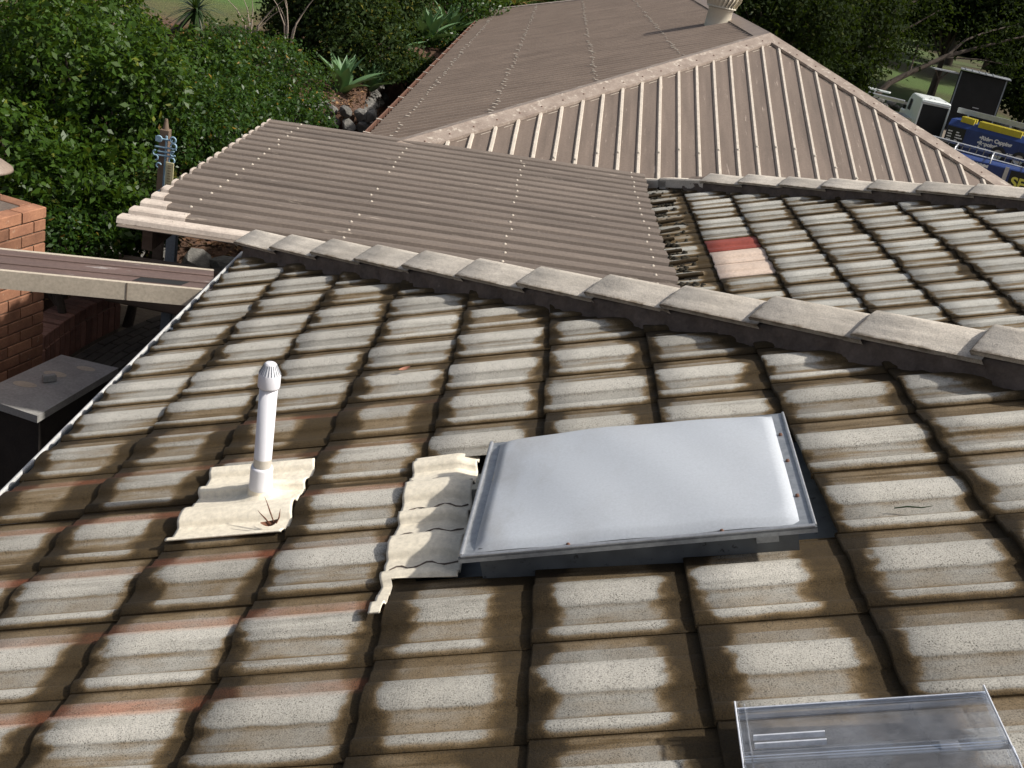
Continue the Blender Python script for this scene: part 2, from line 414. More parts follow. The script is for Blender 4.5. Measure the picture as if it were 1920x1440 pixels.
M['pinkleaf'] = weathered('faded_pink_leaf', (0.42, 0.20, 0.13), (0.33, 0.14, 0.085), 60, rough=.8, bstr=.2)
M['moss'] = weathered('black_moss_debris', (0.020, 0.018, 0.012), (0.04, 0.032, 0.018), 30, rough=1, bstr=.8, bscale=60, bdist=.01)
M['render'] = weathered('painted_render_wall', (0.30, 0.25, 0.20), (0.24, 0.20, 0.165), 4, rough=.9)

def leaf_material(name, c1, c2, c3=None, f3=0.93, rough=0.42, trans=0.25, spec=0.22):
    m, nt, b = newmat(name)
    geo = nd(nt, 'ShaderNodeNewGeometry')
    rnd = geo.outputs['Random Per Island']
    co = nd(nt, 'ShaderNodeTexCoord').outputs['Object']
    f = mth(nt, 'ADD', mth(nt, 'MULTIPLY', rnd, .55), mth(nt, 'MULTIPLY', noise(nt, co, 1.6, 3), .5), clamp=True)
    c = mix(nt, f, c1, c2)
    if c3 is not None:
        c = mix(nt, mth(nt, 'GREATER_THAN', rnd, f3), c, c3)
    nt.links.new(c, b.inputs['Base Color'])
    b.inputs['Roughness'].default_value = rough
    b.inputs['Specular IOR Level'].default_value = spec
    tr = nd(nt, 'ShaderNodeBsdfTranslucent', {'Color': mix(nt, 0.35, c, (0.25, .4, .03))})
    ms = nd(nt, 'ShaderNodeMixShader', {0: trans, 1: b.outputs[0], 2: tr.outputs[0]})
    out = [n for n in nt.nodes if n.type == 'OUTPUT_MATERIAL'][0]
    nt.links.new(ms.outputs[0], out.inputs['Surface'])
    return m
M['leaf_bright'] = leaf_material('bright_green_leaves', (0.012, 0.034, 0.004), (0.050, 0.098, 0.010), (0.13, .15, .02), .97)
M['leaf_hedge'] = leaf_material('glossy_hedge_leaves', (0.011, 0.031, 0.006), (0.038, 0.082, 0.013), (0.20, .12, .02), .988, rough=.38)
M['leaf_dark'] = leaf_material('dark_tree_leaves', (0.013, 0.024, 0.008), (0.03, 0.05, 0.013), (0.09, .085, .015), .93, rough=.6, trans=.15, spec=.08)
M['leaf_shadow'] = leaf_material('shaded_tree_leaves', (0.008, 0.014, 0.005), (0.017, 0.026, 0.007), (0.03, .036, .008), .95, rough=.7, trans=.10, spec=.04)  # green darkened so the shade on these crowns is in the colour
M['leaf_brown'] = leaf_material('browning_shrub_leaves', (0.05, 0.055, 0.015), (0.13, 0.085, 0.03), (0.2, .09, .03), .8, rough=.6)
M['leaf_agave'] = leaf_material('blue_green_agave_leaves', (0.075, 0.15, 0.070), (0.13, 0.22, 0.10), rough=.45, trans=.1)
M['leaf_spike'] = leaf_material('dark_spiky_leaves', (0.018, 0.035, 0.012), (0.035, 0.062, 0.02), rough=.4, trans=.1)
M['leaf_reed'] = leaf_material('reedy_green_leaves', (0.07, 0.11, 0.025), (0.12, 0.16, 0.04), (0.28, .16, .05), .85, rough=.5, trans=.2)
M['litter'] = leaf_material('leaf_litter', (0.09, 0.045, 0.028), (0.17, 0.095, 0.05), (0.30, .18, .09), .85, rough=.8, trans=.05)

def milky():
    m, nt, b = newmat('milky_acrylic_dome')
    co = objco(nt, False)
    d = ramp(nt, noise(nt, stretch(nt, co, (6, 3, 3)), 1.0, 6, .65), [(0.46, 0), (0.80, 1)])
    sx = nd(nt, 'ShaderNodeSeparateXYZ', {0: co}).outputs[0]
    lf = nd(nt, 'ShaderNodeMapRange', {0: sx, 1: -0.38, 2: 0.05, 3: 1.0, 4: 0.12}).outputs[0]
    c = mix(nt, mth(nt, 'MULTIPLY', d, lf), (0.455, 0.485, 0.52), (0.31, 0.305, 0.30))
    sp = ramp(nt, noise(nt, co, 160, 4, .7), [(.3, .90), (.7, 1.04)])
    c = mix(nt, 1.0, c, sp, 'MULTIPLY')
    nt.links.new(c, b.inputs['Base Color'])
    b.inputs['Roughness'].default_value = 0.5
    b.inputs['Specular IOR Level'].default_value = 0.4
    b.inputs['Subsurface Weight'].default_value = 0.25
    b.inputs['Subsurface Radius'].default_value = (.05, .05, .05)
    return m
M['dome'] = milky()
def clear_plastic():
    m, nt, b = newmat('clear_polycarbonate')
    b.inputs['Base Color'].default_value = (0.80, 0.85, 0.93, 1)
    b.inputs['Roughness'].default_value = 0.12
    b.inputs['IOR'].default_value = 1.25
    b.inputs['Transmission Weight'].default_value = 1.0
    tr = nd(nt, 'ShaderNodeBsdfTransparent', {'Color': (0.93, .95, .98, 1)})
    df = nd(nt, 'ShaderNodeBsdfDiffuse', {'Color': (.75, .76, .78, 1)})
    gl = nd(nt, 'ShaderNodeBsdfGlossy', {'Color': (1, 1, 1, 1), 'Roughness': .12})
    fr = nd(nt, 'ShaderNodeFresnel', {'IOR': 1.2})
    hz = ramp(nt, noise(nt, objco(nt, False), 18, 5, .7), [(.3, .06), (.75, .17)])
    m1 = nd(nt, 'ShaderNodeMixShader', {0: hz, 1: tr.outputs[0], 2: df.outputs[0]})
    m2 = nd(nt, 'ShaderNodeMixShader', {0: fr.outputs[0], 1: m1.outputs[0], 2: gl.outputs[0]})
    out = [n for n in nt.nodes if n.type == 'OUTPUT_MATERIAL'][0]
    nt.links.new(m2.outputs[0], out.inputs['Surface'])
    nt.nodes.remove(b)
    return m
M['clear'] = clear_plastic()
M['clearedge'] = weathered('edge_glint_plastic', (0.72, 0.74, 0.78), (0.62, 0.65, 0.70), 20, rough=.2, bstr=0, spec=.6)  # opaque pale colour painting the bright glints along clear plastic edges
def ground_material():
    m, nt, b = newmat('garden_ground')
    co = objco(nt, False)
    sp = nd(nt, 'ShaderNodeSeparateXYZ', {0: co})
    far = nd(nt, 'ShaderNodeMapRange', {0: mth(nt, 'ADD', sp.outputs[1], mth(nt, 'MULTIPLY', noise(nt, co, .35, 3), 8.0)), 1: 19.0, 2: 23.0, 3: 0.0, 4: 1.0}).outputs[0]
    far = mth(nt, 'MULTIPLY', far, nd(nt, 'ShaderNodeMapRange', {0: mth(nt, 'MAXIMUM', mth(nt, 'SUBTRACT', -4.0, sp.outputs[0]), mth(nt, 'SUBTRACT', sp.outputs[1], 27.0)), 1: 0.0, 2: 1.5, 3: 0.0, 4: 1.0}).outputs[0])
    mul = mix(nt, noise(nt, co, 9, 6, .7), (0.045, 0.026, 0.017), (0.16, 0.085, 0.05))
    gr = mix(nt, noise(nt, co, 3, 6, .7), (0.045, 0.10, 0.014), (0.075, 0.14, 0.02))
    dry = mix(nt, noise(nt, co, 2, 6, .7), (0.055, 0.036, 0.012), (0.034, 0.030, 0.008))  # dry grass, darkened further to stand for the trees' shade
    rt = nd(nt, 'ShaderNodeMapRange', {0: mth(nt, 'ADD', sp.outputs[0], mth(nt, 'MULTIPLY', noise(nt, co, .25, 3), 6.0)), 1: 12.0, 2: 18.0, 3: 0.0, 4: 1.0}).outputs[0]
    g2 = mix(nt, mth(nt, 'MULTIPLY', rt, ramp(nt, noise(nt, co, .16, 4), [(.35, .3), (.6, 1)])), gr, dry)
    c = mix(nt, far, mul, g2)
    nt.links.new(c, b.inputs['Base Color'])
    b.inputs['Roughness'].default_value = .95
    bump(nt, b, noise(nt, co, 14, 8, .75), .8, .05)
    return m
M['ground'] = ground_material()
M['drive'] = weathered('driveway_gravel', (0.20, 0.165, 0.125), (0.14, 0.115, 0.09), 3, rough=.95, bstr=.5, bscale=30, bdist=.02)

for _k in ('pvc', 'vanwhite', 'vent'):       # clean factory finishes: no mottling
    for _n in M[_k].node_tree.nodes:
        if _n.type == 'VALTORGB' and abs(_n.color_ramp.elements[0].color[0] - .75) < 1e-3:
            _n.color_ramp.elements[0].color = (.97, .97, .97, 1); _n.color_ramp.elements[1].color = (1.02, 1.02, 1.02, 1)
M['lipwhite'] = weathered('pale_gutter_lip', (0.60, 0.60, 0.58), (0.50, 0.50, 0.49), 12, (0.25, .23, .21), .66, 20, rough=.5, metal=.2, bstr=0)
M['benchshade'] = weathered('shaded_bench_base', (0.035, 0.028, 0.024), (0.022, 0.018, 0.016), 8, rough=.9)  # near-black colour paints the closed-in shade below the bench slab
# ------------------------------------------------------------------ ground
def ss(x, a, b):
    t = min(1.0, max(0.0, (x - a) / (b - a)))
    return t * t * (3 - 2 * t)
def gz(x, y):
    xb = -2.05 - .35 * ss(y, 12, 15.5) + .95 * ss(y, 16.6, 17.6)
    left = 1 - ss(x, xb, xb + .14)
    gar = max(0.45 * ss(y, 6.1, 6.7) * (1 - ss(x, -1.2, -0.8)), 0.45 * (1 - ss(x, -3.75, -3.45)))
    ter = (0.55 * ss(y, 12.4, 12.6) + .11 * max(0, min(y, 19) - 14)) * left
    far = 0.95 * ss(y, 24, 34)
    z = -2.45 + max(gar + ter, far)
    r = ss(x, 8.0, 11.5)
    zr = -4.3 + 1.5 * ss(y, 58, 80) + 2.5 * ss(y, 100, 180)
    return z * (1 - r) + zr * r
def axis(segs):
    out = []
    for a, b, s in segs:
        n = max(1, int(round((b - a) / s)))
        out += [a + (b - a) * i / n for i in range(n)]
    return out + [segs[-1][1]]
gx = axis([(-260, -60, 20), (-60, -9, 2.5), (-9, -4.5, .5), (-4.5, -.5, .12), (-.5, 8, 1.0), (8, 24, 1.0), (24, 70, 3), (70, 300, 20)])
gy = axis([(-60, -4, 6), (-4, 5.5, .8), (5.5, 7.2, .12), (7.2, 11, .4), (11, 12.2, .4), (12.2, 12.8, .1), (12.8, 26, .6), (26, 80, 2), (80, 180, 8), (180, 520, 40)])
V_ = [(x, y, gz(x, y) + 0.025 * math.sin(3.1 * x + 1.7 * y) * math.sin(2.3 * y - x)) for y in gy for x in gx]
nx = len(gx)
F_ = [(j * nx + i, j * nx + i + 1, (j + 1) * nx + i + 1, (j + 1) * nx + i) for j in range(len(gy) - 1) for i in range(nx - 1)]
me = bpy.data.meshes.new('ground'); me.from_pydata(V_, [], F_); me.polygons.foreach_set('use_smooth', [True] * len(F_)); me.update()
tag(link('ground', me, M['ground']), kind='structure')
# gravel driveway where the vehicles stand
mb = MB(); mb.grid(lambda a, b: (11 + 30 * a, 30 + 28 * b, gz(11 + 30 * a, 30 + 28 * b) + .03 * math.sin(5 * a) * math.sin(4 * b) + .035), 26, 14)
tag(mb.build('driveway', M['drive']), kind='structure')

# ------------------------------------------------------------------ tiled roof geometry
P20 = R(20); T20 = math.tan(P20)
U = Vector((math.cos(P20), 0, math.sin(P20)))
Vv = Vector((0, 1, 0))
Nn = Vector((-math.sin(P20), 0, math.cos(P20)))
G, W = 0.349, 0.30
TILE_ROT = Matrix(((U.x, 0, Nn.x), (U.y, 1, Nn.y), (U.z, 0, Nn.z)))
PROF = [(0.0, 0.002), (0.004, 0.007), (0.011, 0.0115), (0.022, 0.0145), (0.034, 0.0130), (0.043, 0.008), (0.050, 0.004), (0.080, 0.0035),
        (0.108, 0.0045), (0.112, 0.0100), (0.119, 0.0160), (0.138, 0.0205), (0.162, 0.0212), (0.186, 0.0196), (0.204, 0.0150), (0.210, 0.0075), (0.215, 0.0048),
        (0.258, 0.0040), (0.261, 0.0005), (0.288, -0.0010), (0.300, -0.0010)]
LIP = [(0.3015, -0.010), (0.306, -0.010), (0.3075, -0.0035), (0.312, -0.0035), (0.3135, -0.012), (0.320, -0.012)]
def prof_h(t):
    t = t % W
    for (a, ha), (b, hb) in zip(PROF, PROF[1:]):
        if a <= t <= b:
            return ha + (hb - ha) * (t - a) / (b - a)
    return 0.0
DROP = 0.0145
def tile_h(u, v):
    """height of the laid tile surface above the tile plane at in-plane (u, v)"""
    s = (u / G - math.floor(u / G)) * G
    return prof_h(v) - DROP * s / G

def tile_mesh(name, mat, length=0.395, lips=True):
    pr = PROF + (LIP if lips else [])
    mb = MB(); n = len(pr)
    st = [(0.0, -0.0035), (0.004, 0.0), (0.12, 0.0), (0.24, 0.0), (length, 0.0)]
    vs_ = [(s, t, h + dz - DROP * s / G) for s, dz in st for t, h in pr]
    fs = [(i * n + k, (i + 1) * n + k, (i + 1) * n + k + 1, i * n + k + 1) for i in range(len(st) - 1) for k in range(n - 1)]
    mb.add(vs_, [f[::-1] for f in fs], True)
    # butt face
    top = [(0.0, t, h - 0.0035) for t, h in pr]; bot = [(0.002, t, h * .6 - 0.0138) for t, h in pr]
    mb.add(top + bot, [(k, n + k, n + k + 1, k + 1)[::-1] for k in range(n - 1)], False)
    # near side face under the edge roll
    a = [(s, 0.0, 0.001 + dz - DROP * s / G) for s, dz in st]; b2 = [(s, 0.001, -0.016 - DROP * s / G) for s, dz in st]
    k = len(st)
    mb.add(a + b2, [(i, i + 1, k + i + 1, k + i)[::-1] for i in range(k - 1)], False)
    me = mb.mesh(name); me.materials.append(mat)
    return me

def lay_tiles(root, me, org, cells, cuts, look, replace=None):
    """cells: (c, j). cuts: world planes keeping the inner side"""
    base = Vector(root.location)
    count = 0
    for c, j in cells:
        p = org + U * (c * G) + Vv * (-W * j)
        rot = TILE_ROT.to_4x4()
        jit = Matrix.Rotation(random.gauss(0, .0035), 4, 'Z') @ Matrix.Rotation(random.gauss(0, .003), 4, 'X') @ Matrix.Rotation(random.gauss(0, .0016), 4, 'Y')
        Mw = Matrix.Translation(p + U * random.gauss(0, .0028) + Vv * random.gauss(0, .0012) + Nn * random.gauss(0, .0007)) @ rot @ jit
        src = me
        mat = None
        if replace and (c, j) in replace: mat = replace[(c, j)]
        corners = [Mw @ Vector(q) for q in ((0, 0, 0), (.39, 0, 0), (0, .32, 0), (.39, .32, 0))]
        need = []
        dead = False
        for co, no in cuts(c, j):
            d = [(q - Vector(co)).dot(Vector(no)) for q in corners]
            if min(d) > 0: dead = True
            elif max(d) > 0: need.append((co, no))
        if dead: continue
        if need:
            src = cut(me, Mw, need, 'tile')
            if src is None: continue
        if mat is not None:
            src = src.copy(); src.materials.clear(); src.materials.append(mat)
        o = link('tile', src, None, root)
        L = Mw.copy(); L.translation = L.translation - base
        o.matrix_basis = L
        o.color = look(c, j)
        count += 1
    return count

# ---- front wing (slope A with the skylight)
HIP1, HIP2 = 0.95, 7.16
rootA = empty('tiled_roof', (-0.98, -1.0, -0.36), label='weathered grey-brown concrete tiled roof in the foreground, around the skylight', cat='roof')
tileA = tile_mesh('tile', M['tile'])
orgA = Vector((0, 0, 0))
def cutsA(c, j):
    cs = [((HIP1 - .03, 0, 0), (1, 1, 0))]
    if j == 4 and c in (1, 2, 3): cs.append(((0, -1.135, 0), (0, -1, 0)))
    return cs
def lookA(c, j):
    u, v = c * G, -j * W
    red = 0.0
    if c <= 0 and j >= 3: red = min(1, max(0, random.gauss(.62 if c <= 0 and 5 <= j <= 8 else .35, .25)))
    g = max(0, random.gauss(.02, .12)) + (random.random() < .10) * .35 + .20 * ss(j, 4.5, 7) + .12 * ss(c, 3.5, 5)
    if c <= -1 and 3 <= j <= 5: g += .65  # run-off stain and the vent pipe's shadow, painted together as grime
    if c == 0 and j in (3, 4): g += .4
    if c == 1 and j >= 7: g += .25
    return (red, min(1, g), random.uniform(.92, 1.06), 1)
cellsA = [(c, j) for c in range(-3, 8) for j in range(-7, 10) if not (c in (1, 2, 3) and j in (5, 6))]
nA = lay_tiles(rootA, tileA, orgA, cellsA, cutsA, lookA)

def deck(root, org, u0, u1, v0, v1, cuts, off=-.07):
    p = [org + U * a + Vv * b + Nn * off for a, b in ((u0, v0), (u1, v0), (u1, v1), (u0, v1))]
    mb = MB(); mb.add(p, [(0, 1, 2, 3)])
    me = mb.mesh('roof_deck')
    me2 = cut(me, Matrix.Identity(4), cuts, 'roof_deck')
    return link('roof_deck', me2, M['deck'], root, world_mesh=True)
deck(rootA, orgA, -1.0, 6.2, -9.0, 2.2, [((HIP1, 0, 0), (1, 1, 0))])

def field(root, name, fn, nu, nv, cuts, mat):
    mb = MB(); mb.grid(fn, nu, nv, smooth=False)
    me = mb.mesh(name); m2 = cut(me, Matrix.Identity(4), cuts, name)
    o = link(name, m2, mat, root, world_mesh=True); o['kind'] = 'stuff'; o.color = (0, .3, 1, 1)
    return o
# rear slope behind the first hip, falling away from the camera
def back_slope(y_eave, z_eave, x0, x1, y0):
    def fn(a, b):
        x = x0 + (x1 - x0) * a; y = y_eave + (y0 - y_eave) * b
        s = (y_eave - y)
        return (x, y, z_eave + T20 * s + prof_h(x) - DROP * ((s / .33) % 1.0))
    return fn
zE = -0.358
field(rootA, 'tile_field', back_slope(1.93, zE, -1.0, 5.4, -2.2), 210, 48, [((HIP1 + .03, 0, 0), (-1, -1, 0)), ((3.17, 0, 0), (1, 1, 0))], M['tile'])

# ---- ridge caps
def cap_mesh():
    mb = MB(); sec = []
    for t in np.linspace(-1, 1, 13):
        w = .142 * t
        h = .036 + .060 * (1 - (math.sqrt(t * t + .012) - .1095) / .9)
        sec.append((w, h))
    L = .415; n = len(sec)
    st = [(0, .016), (.006, .020), (.20, .010), (L, -.002)]
    mb.add([(s, w * (1 - .06 * s), h + dz) for s, dz in st for w, h in sec], [(i * n + k, i * n + k + 1, (i + 1) * n + k + 1, (i + 1) * n + k) for i in range(3) for k in range(n - 1)], True)
    mb.add([(0, w, h + .016) for w, h in sec] + [(.003, w * .86, h - .006) for w, h in sec], [(k, n + k, n + k + 1, k + 1) for k in range(n - 1)])
    for sgn in (0, n - 1):
        a = [(s, sec[sgn][0] * (1 - .06 * s), sec[sgn][1] + dz) for s, dz in st]
        b = [(s, sec[sgn][0] * (1 - .06 * s) * .88, sec[sgn][1] + dz - .016) for s, dz in st]
        mb.add(a + b, [(i, i + 1, 4 + i + 1, 4 + i) for i in range(3)])
    me = mb.mesh('ridge_cap'); me.materials.append(M['cap']); return me
CAPM = cap_mesh()
HD = Vector((1, -1, T20)).normalized()         # up the hip
HL = Vector((1, 1, 0)).normalized()            # across it, away from the camera
HN = HD.cross(HL).normalized()
if HN.z < 0: HN = -HN
HROT = Matrix(((HD.x, HL.x, HN.x), (HD.y, HL.y, HN.y), (HD.z, HL.z, HN.z))).to_4x4()
def hip(root, start, n, first=0.0, step=.378, short=None):
    base = Vector(root.location)
    for i in range(n):
        p = start + HD * (first + step * i)
        Mw = Matrix.Translation(p + HN * random.gauss(0, .002) + HL * random.gauss(0, .003)) @ HROT @ Matrix.Rotation(random.gauss(0, .006), 4, 'Z') @ Matrix.Rotation(random.gauss(0, .012), 4, 'X')
        o = link('ridge_cap', CAPM, None, root)
        L = Mw.copy(); L.translation = L.translation - base; o.matrix_basis = L
def bedding(root, start, s0, s1):
    mb = MB(); n = int((s1 - s0) / .02)
    sec = [(-.136, -.075), (-.126, -.03), (-.118, .01), (-.118, .030), (0, .085), (.124, .030), (.128, .01), (.142, -.03), (.165, -.075)]
    vs_ = []
    for i in range(n + 1):
        s = s0 + (s1 - s0) * i / n
        for k, (w, h) in enumerate(sec):
            j = .006 * math.sin(37 * s + k) + .004 * math.sin(91 * s + 2 * k) + random.gauss(0, .0015)
            vs_.append(start + HD * s + HL * (w + (j if k not in (4,) else 0)) + HN * h)
    m = len(sec)
    mb.add(vs_, [(i * m + k, i * m + k + 1, (i + 1) * m + k + 1, (i + 1) * m + k) for i in range(n) for k in range(m - 1)], True)
    mb.build('mortar_bedding', M['mortar'], root, world_mesh=True)
h1 = Vector((-0.985, HIP1 + .985, -0.985 * T20))
hip(rootA, h1, 15, first=.06)
bedding(rootA, h1, .12, 5.8)

# ---- rear wing (slope B)
orgB = Vector((1.79, 3.575, -.2046))
rootB = empty('tiled_roof', (1.46, 3.5, -0.36), label='rear tiled roof slope behind the ridge caps, with one red tile', cat='roof')
tileB = tile_mesh('tile', M['tile_far'])
def cutsB(c, j):
    return [((HIP2 - .03, 0, 0), (1, 1, 0)), ((3.10, 0, 0), (-1, -1, 0))]
def lookB(c, j):
    g = max(0, random.gauss(.05, .12))
    if c == -1: g = random.uniform(.55, 1)
    if c == 0 and j > 3: g += .25
    return (0, min(1, g), random.uniform(.94, 1.05), 1)
rep = {(0, 1): M['tile_red'], (0, 2): M['tile_pale'], (0, 3): M['tile_pale']}
cellsB = [(c, j) for c in range(-1, 8) for j in range(-8, 17)]
nB = lay_tiles(rootB, tileB, orgB, cellsB, cutsB, lookB, rep)
deck(rootB, orgB, -.4, 6.0, -7, 2.6, [((HIP2, 0, 0), (1, 1, 0)), ((3.10, 0, 0), (-1, -1, 0))])
for o in rootB.children:
    if o.name.startswith('tile') and o.data.materials and o.data.materials[0] == M['tile_red']: o['label'] = 'bright red replacement roof tile'
    elif o.name.startswith('tile') and o.data.materials and o.data.materials[0] == M['tile_pale']: o['label'] = 'pale pink unweathered roof tile'
xb = 1.79 - (.2046 - .358) / T20 * -1
h2 = Vector((1.46, HIP2 - 1.46, -.2046 + (1.46 - 1.79) * T20))
hip(rootB, h2, 11, first=.79, step=.378)
bedding(rootB, h2, .60, 5.0)
# lower end of the second hip: two flat cement-grey cover pieces instead of caps
for s, l, dz in ((.02, .40, .035), (.34, .47, .05)):
    mb = MB(); mb.box((l / 2, -.01, dz), (l, .20, .028), bev=.006)
    mb.box((l / 2, -.105, dz - .03), (l, .03, .075), bev=.006)
    me = mb.mesh('cover_piece'); me.materials.append(M['cap'])
    o = link('cover_piece', me, None, rootB)
    L = Matrix.Translation(h2 + HD * s - rootB.location) @ HROT; o.matrix_basis = L
field(rootB, 'tile_field', back_slope(5.77, -.47, 1.3, 5.6, 1.6), 150, 48, [((HIP2 + .03, 0, 0), (-1, -1, 0))], M['tile_far'])

# walls under the tiled roofs
mb = MB(); mb.box((5.2, 3.2, -1.48), (6.8, 3.8, 1.9)); mb.build('wall', M['render'], rootB, world_mesh=True)
mb = MB(); mb.box((3.22, -3.5, -1.42), (8.0, 10.2, 2.04))
w = mb.build('wall', M['render'], rootA, world_mesh=True)
mb = MB(); mb.box((-.84, -3.4, -.46), (.03, 10.3, .15)); mb.build('fascia_board', M['beamcream'], rootA, world_mesh=True)
mb = MB(); mb.box((2.2, 1.66, -.46), (6.1, .03, .15))
mb.build('fascia_board', M['beamcream'], rootA, world_mesh=True)

# moss and broken bits along the cut edge of slope B
mb = MB()
for i in range(230):
    v = random.uniform(2.0, 5.4); x = 1.50 + abs(random.gauss(0, .10))
    if x > 1.80: x = 1.78
    s = random.uniform(.006, .020)
    z = -.2046 + (x - 1.79) * T20 + .012
    n = 6; ph = random.random() * 6
    ring = [(x + s * 1.6 * math.cos(6.283 * k / n + ph), v + s * 1.1 * math.sin(6.283 * k / n + ph), z - .02) for k in range(n)]
    mid = [(x + s * math.cos(6.283 * k / n + ph), v + s * .8 * math.sin(6.283 * k / n + ph), z + s * .15) for k in range(n)]
    mb.add(ring + mid + [(x, v, z + s * .28)], [(k, (k + 1) % n, n + (k + 1) % n, n + k) for k in range(n)] + [(n + k, n + (k + 1) % n, 2 * n) for k in range(n)], True)
tag(mb.build('moss_debris', M['moss']), 'black moss and grit beside the brown sheet edge on the rear tiles', 'moss', kind='stuff')
for i in range(11):
    v = 2.25 + i * .28 + random.uniform(-.05, .05); l = random.uniform(.10, .22)
    mb = MB(); mb.box((0, 0, 0), (l, .035, .022), bev=.006)
    o = mb.build('broken_strip', M['tile_far'], rootB)
    o.color = (0, .9, .8, 1)
    o.matrix_basis = Matrix.Translation(Vector((1.50 + l / 2, v, -.2046 + (1.50 + l / 2 - 1.79) * T20 + .022)) - rootB.location) @ TILE_ROT.to_4x4() @ Matrix.Rotation(random.gauss(0, .06), 4, 'Z') @ Matrix.Rotation(random.gauss(0, .1), 4, 'X')

# ------------------------------------------------------------------ gutter along the left eave
gut = empty('roof_gutter', (-1.0, 0, -.44), label='galvanised metal gutter along the left eave of the foreground roof', cat='gutter')
mb = MB()
sec = [(-.905, -.40), (-.905, -.50), (-1.03, -.50), (-1.042, -.405), (-1.036, -.396), (-1.028, -.398), (-1.026, -.404), (-1.033, -.41), (-1.022, -.492), (-.913, -.492), (-.911, -.40)]
y0, y1 = -4.2, 1.96
n = len(sec)
mb.add([(x, y, z) for y in (y0, y1) for x, z in sec], [(k, (k + 1) % n, n + (k + 1) % n, n + k) for k in range(n)] + [tuple(range(n)), tuple(range(2 * n - 1, n - 1, -1))])
mb.build('channel', M['zinc'], gut, world_mesh=True)
mb = MB(); mb.tube([(-1.036, y0, -.396), (-1.036, y1, -.396)], .0075, 8); mb.build('lip_bead', M['lipwhite'], gut, world_mesh=True)
for i in range(12):
    y = 1.6 - i * .45
    mb = MB(); mb.box((-.975, y, -.403), (.13, .022, .004)); mb.box((-1.03, y, -.41), (.010, .026, .014))
    mb.build('bracket', M['zinc'], gut, world_mesh=True)
# ------------------------------------------------------------------ in-plane placing on slope A
def PA(u, v, h=0.0): return U * u + Vv * v + Nn * h
def onA(u, v, h=0.0, yaw=0.0):
    return Matrix.Translation(PA(u, v, h)) @ TILE_ROT.to_4x4() @ Matrix.Rotation(yaw, 4, 'Z')
def rootM(o, Mw):
    o.matrix_basis = Mw
    return o

# ------------------------------------------------------------------ skylight
sk = empty('skylight', label='milky white acrylic dome skylight in a metal frame on the tiles', cat='skylight')
rootM(sk, onA(.950, -1.563, -.011, R(-3.2)))
hx, hy = .408, .305
mb = MB()      # galvanised upstand
mb.box((0, -.255, .005), (.74, .012, .125)); mb.box((0, .255, .005), (.74, .012, .125))
mb.box((-.364, 0, .005), (.012, .498, .125)); mb.box((.364, 0, .005), (.012, .498, .125))
mb.build('upstand', M['zincdark'], sk)
mb = MB(); mb.box((0, 0, -.055), (1.02, .80, .006)); mb.build('apron', M['zincdark'], sk)
mb = MB()      # frame: flat flange with down-turned edge and raised inner bead
for c, d in (((0, -hy + .016, .086), (2 * hx, .032, .004)), ((0, hy - .016, .086), (2 * hx, .032, .004)), ((-hx + .024, 0, .086), (.048, 2 * hy - .064, .004)), ((hx - .022, 0, .086), (.044, 2 * hy - .064, .004))):
    mb.box(c, d)
for c, d in (((0, -hy + .0015, .081), (2 * hx, .003, .014)), ((0, hy - .0015, .081), (2 * hx, .003, .014)), ((-hx + .0015, 0, .081), (.003, 2 * hy - .006, .014)), ((hx - .0015, 0, .081), (.003, 2 * hy - .006, .014))):
    mb.box(c, d)
mb.build('frame', M['zinc'], sk)
mb = MB(); mb.tube([(-hx + .006, -hy + .005, .090), (hx - .004, -hy + .005, .090)], .0045, 8)
mb.tube([(-hx + .006, -hy + .004, .091), (-hx + .006, hy - .004, .091)], .006, 8)
mb.tube([(hx - .004, -hy + .005, .090), (hx - .004, hy - .004, .090)], .004, 8)
mb.build('edge_bead', M['alu'], sk)
mb = MB(); mb.box((-hx + .052, 0, .0905), (.012, 2 * hy - .05, .007)); mb.build('seal', M['zincdark'], sk)
def dome(a, b):
    x = (2 * a - 1); y = (2 * b - 1)
    X = x * .374; Yv = y * .287
    e = (1 - abs(x) ** 10) * (1 - abs(y) ** 8)
    h = .016 * min(1, e * 2.6) ** .6 + .022 * (1 - x * x) * (1 - y * y) + .010 * math.exp(-((x + .25) ** 2 * 2 + (y - .9) ** 2 * 3))
    return (X, Yv, .0885 + max(0, h) + .0012 * math.sin(9 * x + 4 * y))
mb = MB(); mb.grid(dome, 46, 40); mb.build('dome', M['dome'], sk)
for x, y in ((.383, -.16), (.383, .02), (.383, .17), (-.362, -.19), (-.362, .05), (-.362, .2), (.2, -.29), (-.15, -.29)):
    mb = MB(); mb.lathe([(0, .0055), (.004, .005), (.0055, .0)], 8, M=Matrix.Translation((x, y, .0885))); mb.build('screw', M['rust'], sk)
mb = MB(); mb.add([(-.372, .06, .0945), (-.362, .065, .0945), (-.364, .20, .0945), (-.371, .195, .0945), (-.369, .13, .0947)], [(0, 1, 2, 3, 4)]); mb.build('sealant_smear', M['pvcdirty'], sk)
mb = MB(); mb.box((.30, -.268, .055), (.05, .012, .03)); mb.build('clip', M['zinc'], sk)

def flash_prof(v):
    t = v % W
    h = prof_h(v) * 1.25
    if .112 < t < .215: h += .005 * math.sin(math.pi * min(1, (t - .112) / .10)) ** .5
    if t < .06: h += .009 * (1 - t / .06)
    return h
